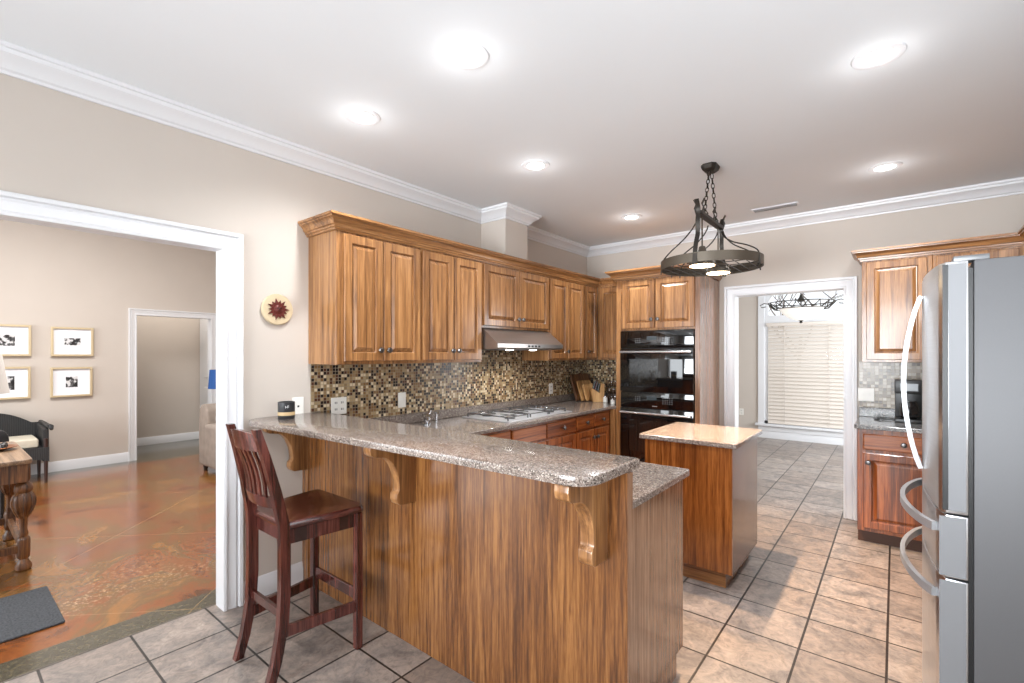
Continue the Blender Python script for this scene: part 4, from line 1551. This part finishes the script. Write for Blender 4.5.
# beam
MB().box(-.022, .022, -BL, BL, BZ - .012, BZ + .012, .003).build('beam', iron, t)
RR = .32
zt, zb = -.645, -.706
m = MB().lathe([(RR, zb), (RR + .004, zb), (RR + .004, zt), (RR, zt), (RR, zb)], n=64)
m = MB()
n = 64
lo = []
for (r_, z_) in ((RR, zb), (RR + .005, zb), (RR + .005, zt), (RR, zt)):
    lo.append([(r_ * math.cos(2 * PI * k / n), r_ * math.sin(2 * PI * k / n), z_) for k in range(n)])
lo.append(lo[0])
m.rings(lo, False, False)
m.build('ring_band', ironB, t, smooth=30)
# grid inside the ring
m = MB()
for k in range(-4, 5):
    o_ = k * .065
    h_ = math.sqrt(RR * RR - o_ * o_)
    m.tube([(o_, -h_, zb + .006), (o_, h_, zb + .006)], .003, 6)
    if k % 2 == 0:
        m.tube([(-h_, o_, zb + .0125), (h_, o_, zb + .0125)], .003, 6)
m.build('grid', iron, t)
# curved straps from beam to ring
def strap(par, y0, ang, wide, name='strap'):
    ex_, ey_ = RR * math.cos(ang), RR * math.sin(ang)
    P0 = Vector((0, y0, BZ + .055))
    P1 = Vector((ex_, ey_, zt - .03))
    out = Vector((ex_, ey_ - y0, 0))
    on = out.normalized()
    ctrl = [P0 + on * .055 + Vector((0, 0, .02)), P0 + on * .018 + Vector((0, 0, -.04)), Vector((0, y0, BZ)) + on * .03 + Vector((0, 0, -.06)),
            Vector((0, y0, 0)) + out * .35 + Vector((0, 0, BZ - .135)), Vector((0, y0, 0)) + out * .72 + Vector((0, 0, zt + .075)), Vector((0, y0, 0)) + out * .97 + Vector((0, 0, zt + .02)), P1 + on * .006, P1 + on * .012 + Vector((0, 0, -.045))]
    # catmull-rom
    pts = []
    for i in range(len(ctrl) - 1):
        p0, p1, p2, p3 = ctrl[max(0, i - 1)], ctrl[i], ctrl[i + 1], ctrl[min(len(ctrl) - 1, i + 2)]
        for k in range(5):
            s_ = k / 5
            pts.append(.5 * ((2 * p1) + (-p0 + p2) * s_ + (2 * p0 - 5 * p1 + 4 * p2 - p3) * s_ ** 2 + (-p0 + 3 * p1 - 3 * p2 + p3) * s_ ** 3))
    pts.append(ctrl[-1])
    side = Vector((-on.y, on.x, 0))
    m = MB()
    if wide:
        # flat strap: width across `side`
        lps = []
        for i, p in enumerate(pts):
            d_ = (pts[min(i + 1, len(pts) - 1)] - pts[max(i - 1, 0)]).normalized()
            nn = d_.cross(side).normalized()
            w_ = .014
            lps.append([p + side * w_ + nn * .002, p - side * w_ + nn * .002, p - side * w_ - nn * .002, p + side * w_ - nn * .002])
        m.rings(lps)
    else:
        m.tube(pts[8:], .0045, 8)
        m.lathe([(.009, -.006), (.009, .006), (0, .008)], tuple(P1), 10)
    return m.build(name, iron, par, smooth=60)


strap(t, -BL + .01, R(-90), True)
strap(t, BL - .01, R(90), True)
strap(t, -BL + .01, R(192), False)
strap(t, BL - .01, R(-12), False)
strap(t, BL - .01, R(35), False)
strap(t, BL - .01, R(145), False)
strap(t, 0, R(160), False)
for y0_ in (-BL + .01, 0, BL - .01):
    for s_ in (-1, 1):
        MB().tube([(s_ * .02, y0_, BZ), (s_ * .028, y0_, BZ + .03), (s_ * .018, y0_, BZ + .055), (s_ * .034, y0_, BZ + .085)], 0, flat=(.022, .005, (1, 0, 0))).build('horn_hook', iron, t)
# lamps
for yy in (-.18, .18):
    lp_ = MB()
    lp_.tube([(0, yy, BZ), (0, yy, zt + .02)], .005, 8)
    lp_.lathe([(.085, zb - .004), (.082, zb + .02), (.055, zb + .06), (.028, zb + .085), (.020, zb + .12), (.010, zb + .125), (0, zb + .125)], (0, yy, 0), 28)
    lo_ = lp_.build('lamp_shade', ironB, t, smooth=50)
    MB().lathe([(0, zb - .0075), (.076, zb - .0075), (.078, zb - .0045), (0, zb - .0045)], (0, yy, 0), 28).build('lamp_lens', warmE, lo_)
    l = bpy.data.lights.new('pot_rack_lamp', 'SPOT')
    l.energy = 130
    l.spot_size = R(90)
    l.spot_blend = .35
    l.shadow_soft_size = .018
    l.color = (1, .70, .44)
    o = bpy.data.objects.new('pot_rack_lamp', l)
    o.location = (PXc, PYc + yy, CZ + zb - .02)
    COL.objects.link(o)

# ------------------------------------------------------------------ breakfast room chandelier
CX, CY_ = -.93, 7.0
t = thing('bowl_chandelier', 'iron ring chandelier with a white glass bowl, seen through the doorway', 'chandelier', (CX, CY_, CZ))
MB().lathe([(.065, -.02), (.07, -.012), (.07, 0), (0, 0)], n=24).build('canopy', iron, t)
cz = 2.045 - CZ
MB().lathe([(0, cz - .17), (.06, cz - .163), (.14, cz - .13), (.205, cz - .075), (.25, cz - .01), (.245, cz - .005), (.20, cz - .07), (.13, cz - .12), (0, cz - .155)], n=40).build('glass_bowl', bowlM, t, smooth=60)
MB().lathe([(0, cz - .205), (.012, cz - .2), (.022, cz - .19), (.012, cz - .18), (.03, cz - .168), (0, cz - .165)], n=20).build('finial', iron, t)
m = MB()
R1, R2 = .37, .30
for rr_, zz in ((R1, cz + .06), (R2, cz - .02)):
    m.tube([(rr_ * math.cos(2 * PI * k / 40), rr_ * math.sin(2 * PI * k / 40), zz) for k in range(40)], .006, 6, closed=True)
nn_ = 18
for k in range(nn_):
    a0, a1, a2 = [2 * PI * (k + q) / nn_ for q in (0, .5, 1)]
    m.tube([(R2 * math.cos(a0), R2 * math.sin(a0), cz - .02), (R1 * math.cos(a1), R1 * math.sin(a1), cz + .06), (R2 * math.cos(a2), R2 * math.sin(a2), cz - .02)], .006, 6)
m.build('zigzag_ring', iron, t)
for a in (R(20), R(140), R(260)):
    MB().tube([(R1 * math.cos(a), R1 * math.sin(a), cz + .06), (0, 0, cz + .42), ], .005, 6).build('hanging_rod', iron, t)
for a in (R(0), R(90), R(180), R(270)):
    c_, s_ = math.cos(a), math.sin(a)
    MB().tube([(c_ * .36, s_ * .36, cz + .06), (c_ * .42, s_ * .42, cz + .075), (c_ * .47, s_ * .47, cz + .05), (c_ * .45, s_ * .45, cz + .02), (c_ * .40, s_ * .40, cz + .03)], .006, 6).build('scroll_arm', iron, t)
m = MB().tube([(0, 0, cz + .42), (0, 0, -.02)], .007, 8)
m.build('stem', iron, t)
m = MB().tube([(0, 0, cz - .15), (0, 0, cz + .42)], .008, 8)
m.lathe([(.03, cz + .07), (.045, cz + .09), (.02, cz + .13), (.012, cz + .16)], n=16)
m.build('center_column', iron, t)

# ------------------------------------------------------------------ outside the breakfast window: bare tree
ground = struct(MB().box(-30, 30, FY + .3, 60, -.4, -.3).build('ground', noisy('winter_lawn', (150, 146, 120), .95, .1, 2)))
barkM = noisy('grey_bark', (120, 106, 98), .9, .15, 20)
def tree(x, y, label, seed, h=7):
    rnd = random.Random(seed)
    m = MB()

    def grow(p, d, ln, r_, lev):
        q = p + d * ln
        mid = p + d * ln * .5 + Vector((rnd.uniform(-.06, .06), rnd.uniform(-.06, .06), 0)) * ln
        m.tube([p, mid, q], [r_, r_ * .85, r_ * .7], 5)
        if lev == 0:
            return
        for k in range(3):
            nd = (d + Vector((rnd.uniform(-.9, .9), rnd.uniform(-.9, .9), rnd.uniform(-.2, .6)))).normalized()
            grow(p + d * ln * rnd.uniform(.5, 1), nd, ln * rnd.uniform(.55, .8), r_ * .55, lev - 1)
    grow(Vector((0, 0, 0)), Vector((0, 0, 1)), 2.4, .08, 5)
    o = m.build('bare_tree', barkM, None, (x, y, -.3))
    tag(o, label, 'tree')


tree(1.6, 17.5, 'leafless tree outside the breakfast room window, its twigs above the blind', 3)
tree(-2.6, 19.5, 'leafless tree farther out beyond the breakfast room window', 8)

# ------------------------------------------------------------------ family room
# picture frames on the far wall (look to +x)
def picture(y0, y1, z0, z1, label, pw, ph, dz=0.0, first=[None]):
    t = thing('picture_frame', label, 'picture', (FX + .001, (y0 + y1) / 2, (z0 + z1) / 2), RZL, 'small framed photographs on the family room wall')
    w_, h_ = (y1 - y0) / 2, (z1 - z0) / 2
    m = MB()

    def lp(i, d_):
        return [(-w_ + i, -d_, -h_ + i), (w_ - i, -d_, -h_ + i), (w_ - i, -d_, h_ - i), (-w_ + i, -d_, h_ - i)]
    m.rings([lp(0, 0), lp(0, .04), lp(.003, .043), lp(.022, .043), lp(.024, .018)], True, False)
    m.build('frame', frameM, t, smooth=20)
    MB().box(-w_ + .02, w_ - .02, -.02, -.004, -h_ + .02, h_ - .02).build('mat_board', matteM, t)
    MB().box(-pw / 2, pw / 2, -.0215, -.0202, -ph / 2 + dz, ph / 2 + dz).build('photo', photoM, t)


picture(.965, 1.36, 1.422, 1.785, 'framed photo, upper right of the four on the wall, small oblong picture', .15, .09)
picture(.96, 1.35, .915, 1.285, 'framed photo, lower right of the four on the wall, small upright picture', .11, .13)
picture(.40, .795, 1.425, 1.795, 'framed photo, upper left of the four, partly cut by the photo edge', .13, .13)
picture(.405, .79, .92, 1.30, 'framed photo, lower left of the four, partly behind a white lampshade', .12, .16)

# wicker armchair (faces +x)
t = thing('wicker_armchair', 'low dark wicker armchair with a cream cushion against the far wall', 'armchair', (FX + .06, .44, 0), 0)
HWc = .44
# back: curved top
m = MB()
top = []
for k in range(21):
    y = -HWc + 2 * HWc * k / 20
    e = abs(y) / HWc
    zt_ = .78 - .14 * min(1, e / .8) ** 2 if e < .8 else .64 - .01 * (e - .8)
    top.append((0, y, zt_))
m.poly([(0, -HWc, .22)] + top + [(0, HWc, .22)], (.05, 0, 0), .006, 1)
m.build('backrest', wickerM, t)
for s_ in (-1, 1):
    # rolled arm and side panel
    m = MB()
    m.poly([(.0, s_ * HWc, .22), (.55, s_ * HWc, .24), (.55, s_ * HWc, .60), (.45, s_ * HWc, .61), (.0, s_ * HWc, .63)], (0, -s_ * .05, 0), .006, 1)
    m.build('side_panel', wickerM, t)
    MB().tube([(.02, s_ * .43, .64), (.25, s_ * .44, .63), (.45, s_ * .445, .625), (.58, s_ * .45, .63), (.61, s_ * .455, .60)], [.022, .026, .026, .026, .015], 12).build('arm_rest', wickerM, t)
MB().box(.03, .56, -HWc + .03, HWc - .03, .33, .40, .01, 2).build('seat_base', wickerM, t)
# front apron with a scalloped lower edge
ap = [(.56, -HWc, .40)]
for k in range(17):
    y = -HWc + 2 * HWc * k / 16
    ap.append((.56, y, .24 + .06 * math.sin(PI * k / 16) ** .7))
ap.append((.56, HWc, .40))
MB().poly(ap, (.015, 0, 0)).build('apron', wickerM, t)
MB().box(.06, .53, -.34, .36, .401, .50, .025, 3).build('seat_cushion', cushM, t)
for sx_, sy_ in ((.03, -1), (.03, 1), (.55, -1), (.55, 1)):
    MB().lathe([(.014, 0), (.02, .3), (.02, .5)], (sx_, sy_ * (HWc - .025), 0), 12).build('leg', plain('dark_brown_wood', (54, 32, 26), .4), t)

# antique table
TXr, TYt = -4.44, .45
t = thing('antique_table', 'carved antique oak table with bulbous turned legs', 'table', (TXr - .52, TYt - .62, 0))
# local extents: x -.52..+.52, y -.62..+.62
pts = rounded([(-.52, -.62), (.52, -.62), (.52, .62), (-.52, .62)], [.05] * 4, 4)
MB().poly([(p.x, p.y, .725) for p in pts], (0, 0, .03), .008, 2).build('tabletop', antiqueH, t)
m = MB()
m.box(-.47, .47, .575, .60, .60, .724, .003)
m.box(-.47, .47, -.60, -.575, .60, .724, .003)
m.box(.455, .48, -.60, .60, .60, .724, .003)
m.box(-.48, -.455, -.60, .60, .60, .724, .003)
m.build('apron', antique, t)
lg = [(.03, 0), (.052, .006), (.056, .03), (.038, .055), (.03, .075), (.040, .085), (.044, .12), (.044, .20), (.040, .215), (.028, .225), (.033, .245), (.024, .27), (.027, .34), (.040, .37), (.062, .41), (.072, .45), (.066, .50), (.05, .52), (.062, .535), (.056, .57), (.035, .59), (.045, .61), (.045, .724)]
for sx_, sy_ in ((-.43, -.585), (.40, -.585), (-.43, .585), (.40, .585)):
    lo_ = MB().lathe([(r_ * .76, z_) for r_, z_ in lg], (sx_, sy_, 0), 20).build('leg', antique, t, smooth=45)
    m = MB()
    for k in range(8):
        a = 2 * PI * k / 8
        ca, sa = math.cos(a), math.sin(a)
        m.tube([(sx_ + ca * r_ * .74, sy_ + sa * r_ * .74, z_) for r_, z_ in ((.032, .35), (.055, .39), (.073, .44), (.074, .47), (.064, .51))], [.003, .007, .009, .008, .003], 6)
    m.build('carving', antique, lo_)
m = MB()
m.box(-.43, .40, .57, .60, .12, .17, .004)
m.box(-.43, .40, -.60, -.57, .12, .17, .004)
m.box(-.445, -.415, -.585, .585, .12, .17, .004)
m.box(.385, .415, -.585, .585, .12, .17, .004)
m.build('stretcher', antique, t)

# small dish of trinkets on the table
t = thing('trinket_dish', 'small copper dish of dark trinkets on the antique table', 'dish', (-5.02, .33, .756))
MB().lathe([(.03, 0), (.06, .008), (.10, .022), (.097, .025), (.055, .012), (0, .010)], n=28).build('dish', plain('copper_dish', (150, 92, 52), .3, .7), t)
m = MB()
for k, (a, b) in enumerate(((.0, .0), (.035, .02), (-.03, .03), (.01, -.04), (-.04, -.02))):
    m.lathe([(.012, .012), (.022, .02), (.018, .045), (.006, .052), (0, .053)], (a, b, 0), 12)
m.build('trinket', plain('dark_silver', (80, 78, 78), .25, .8), t)

# white table lamp at the photo's left edge
t = thing('table_lamp', 'white-shaded table lamp at the far left, in front of the framed photos', 'lamp', (-5.25, .20, .756))
MB().lathe([(.07, 0), (.075, .01), (.03, .03), (.05, .10), (.06, .17), (.03, .24), (.012, .27), (.012, .42), (0, .42)], n=28).build('lamp_base', blackP, t)
m = MB()
n = 40
lo = []
for r_, z_ in ((.205, .40), (.165, .69), (.162, .69), (.202, .40)):
    lo.append([(r_ * math.cos(2 * PI * k / n), r_ * math.sin(2 * PI * k / n), z_) for k in range(n)])
lo.append(lo[0])
m.rings(lo, False, False)
m.build('lamp_shade', shadeM, t, smooth=60)

# black rounded side chair behind the table
t = thing('black_side_chair', 'black chair with a rounded backrest behind the antique table', 'chair', (-6.05, .22, 0))
m = MB()
pts = rounded([(-.24, .43), (.24, .43), (.24, .80), (-.24, .80)], [.03, .03, .10, .10], 6)
m.poly([(0, p.x, p.y) for p in pts], (.05, 0, 0), .015, 3)
leather = plain('black_leather', (30, 30, 32), .4)
m.build('backrest', leather, t)
MB().box(-.45, .0, -.24, .24, .40, .48, .02, 3).build('seat', leather, t)
for sx_, sy_ in ((-.42, -.2), (-.42, .2), (.0, -.2), (.0, .2)):
    MB().lathe([(.014, 0), (.018, .40)], (sx_, sy_, 0), 10).build('leg', blackP, t)

# sofa (its end shows past the opening)
t = thing('plush_sofa', 'beige plush sofa end showing beside the white door casing', 'sofa', (-6.78, 2.15, 0))
SL, SD = .98, 1.25
MB().box(0, SL, 0.02, SD, .07, .44, .04, 3).build('base', sofaM, t)
m = MB()
pr_ = [(.0, .07), (.26, .07), (.28, .30), (.29, .62), (.26, .76), (.18, .83), (.08, .83), (.01, .77), (-.015, .62), (-.01, .3)]
m.poly([(x, 0, z) for x, z in pr_], (0, SD, 0), .035, 3)
m.build('backrest', sofaM, t, smooth=60)
m = MB().box(.20, SL + .025, -.01, .24, .075, .60, .05, 4)
m.build('arm', sofaM, t, smooth=60)
MB().box(.29, SL, .25, SD, .44, .56, .04, 3).build('seat_cushion', sofaM, t, smooth=60)
for sx_, sy_ in ((.06, .06), (SL - .06, .06), (.06, SD - .06), (SL - .06, SD - .06)):
    MB().lathe([(.022, 0), (.03, .075)], (sx_, sy_, 0), 12).build('foot', plain('dark_foot', (40, 28, 22), .4), t)

# blue-shaded floor lamp
t = thing('floor_lamp', 'floor lamp with a royal blue shade behind the beige sofa', 'lamp', (-7.55, 2.66, 0))
MB().lathe([(.12, 0), (.12, .015), (.03, .03), (0, .03)], n=24).build('base', blackP, t)
MB().lathe([(.010, .03), (.010, 1.18), (0, 1.18)], n=12).build('pole', blackP, t)
m = MB()
lo = []
for r_, z_ in ((.145, .955), (.125, 1.225), (.122, 1.225), (.142, .955)):
    lo.append([(r_ * math.cos(2 * PI * k / n), r_ * math.sin(2 * PI * k / n), z_) for k in range(n)])
lo.append(lo[0])
m.rings(lo, False, False)
m.build('lamp_shade', blueM, t, smooth=60)

# thermostat-like grey grille on the hall door wall
t = thing('wall_grille', 'small grey grille high on the white hall door', 'grille', (-8.52, hy - .036, 1.86), 0)
MB().box(-.06, .06, -.012, 0, -.11, .11, .003).build('frame', plain('grille_grey', (150, 152, 156), .5), t)
m = MB()
for i in range(7):
    m.box(-.05, .05, -.016, -.012, -.095 + i * .028, -.082 + i * .028)
m.build('louver', plain('grille_dark', (110, 112, 116), .5), t)

# doormat
pts = rounded([(-.31, -.42), (.31, -.42), (.31, .42), (-.31, .42)], [.012] * 4, 2)
m = MB().poly([(p.x, p.y, 0) for p in pts], (0, 0, .010), .003, 1)
tag(m.build('door_mat', matM, None, (-3.79, .055, .001)), 'charcoal grey doormat on the stained concrete floor', 'doormat')
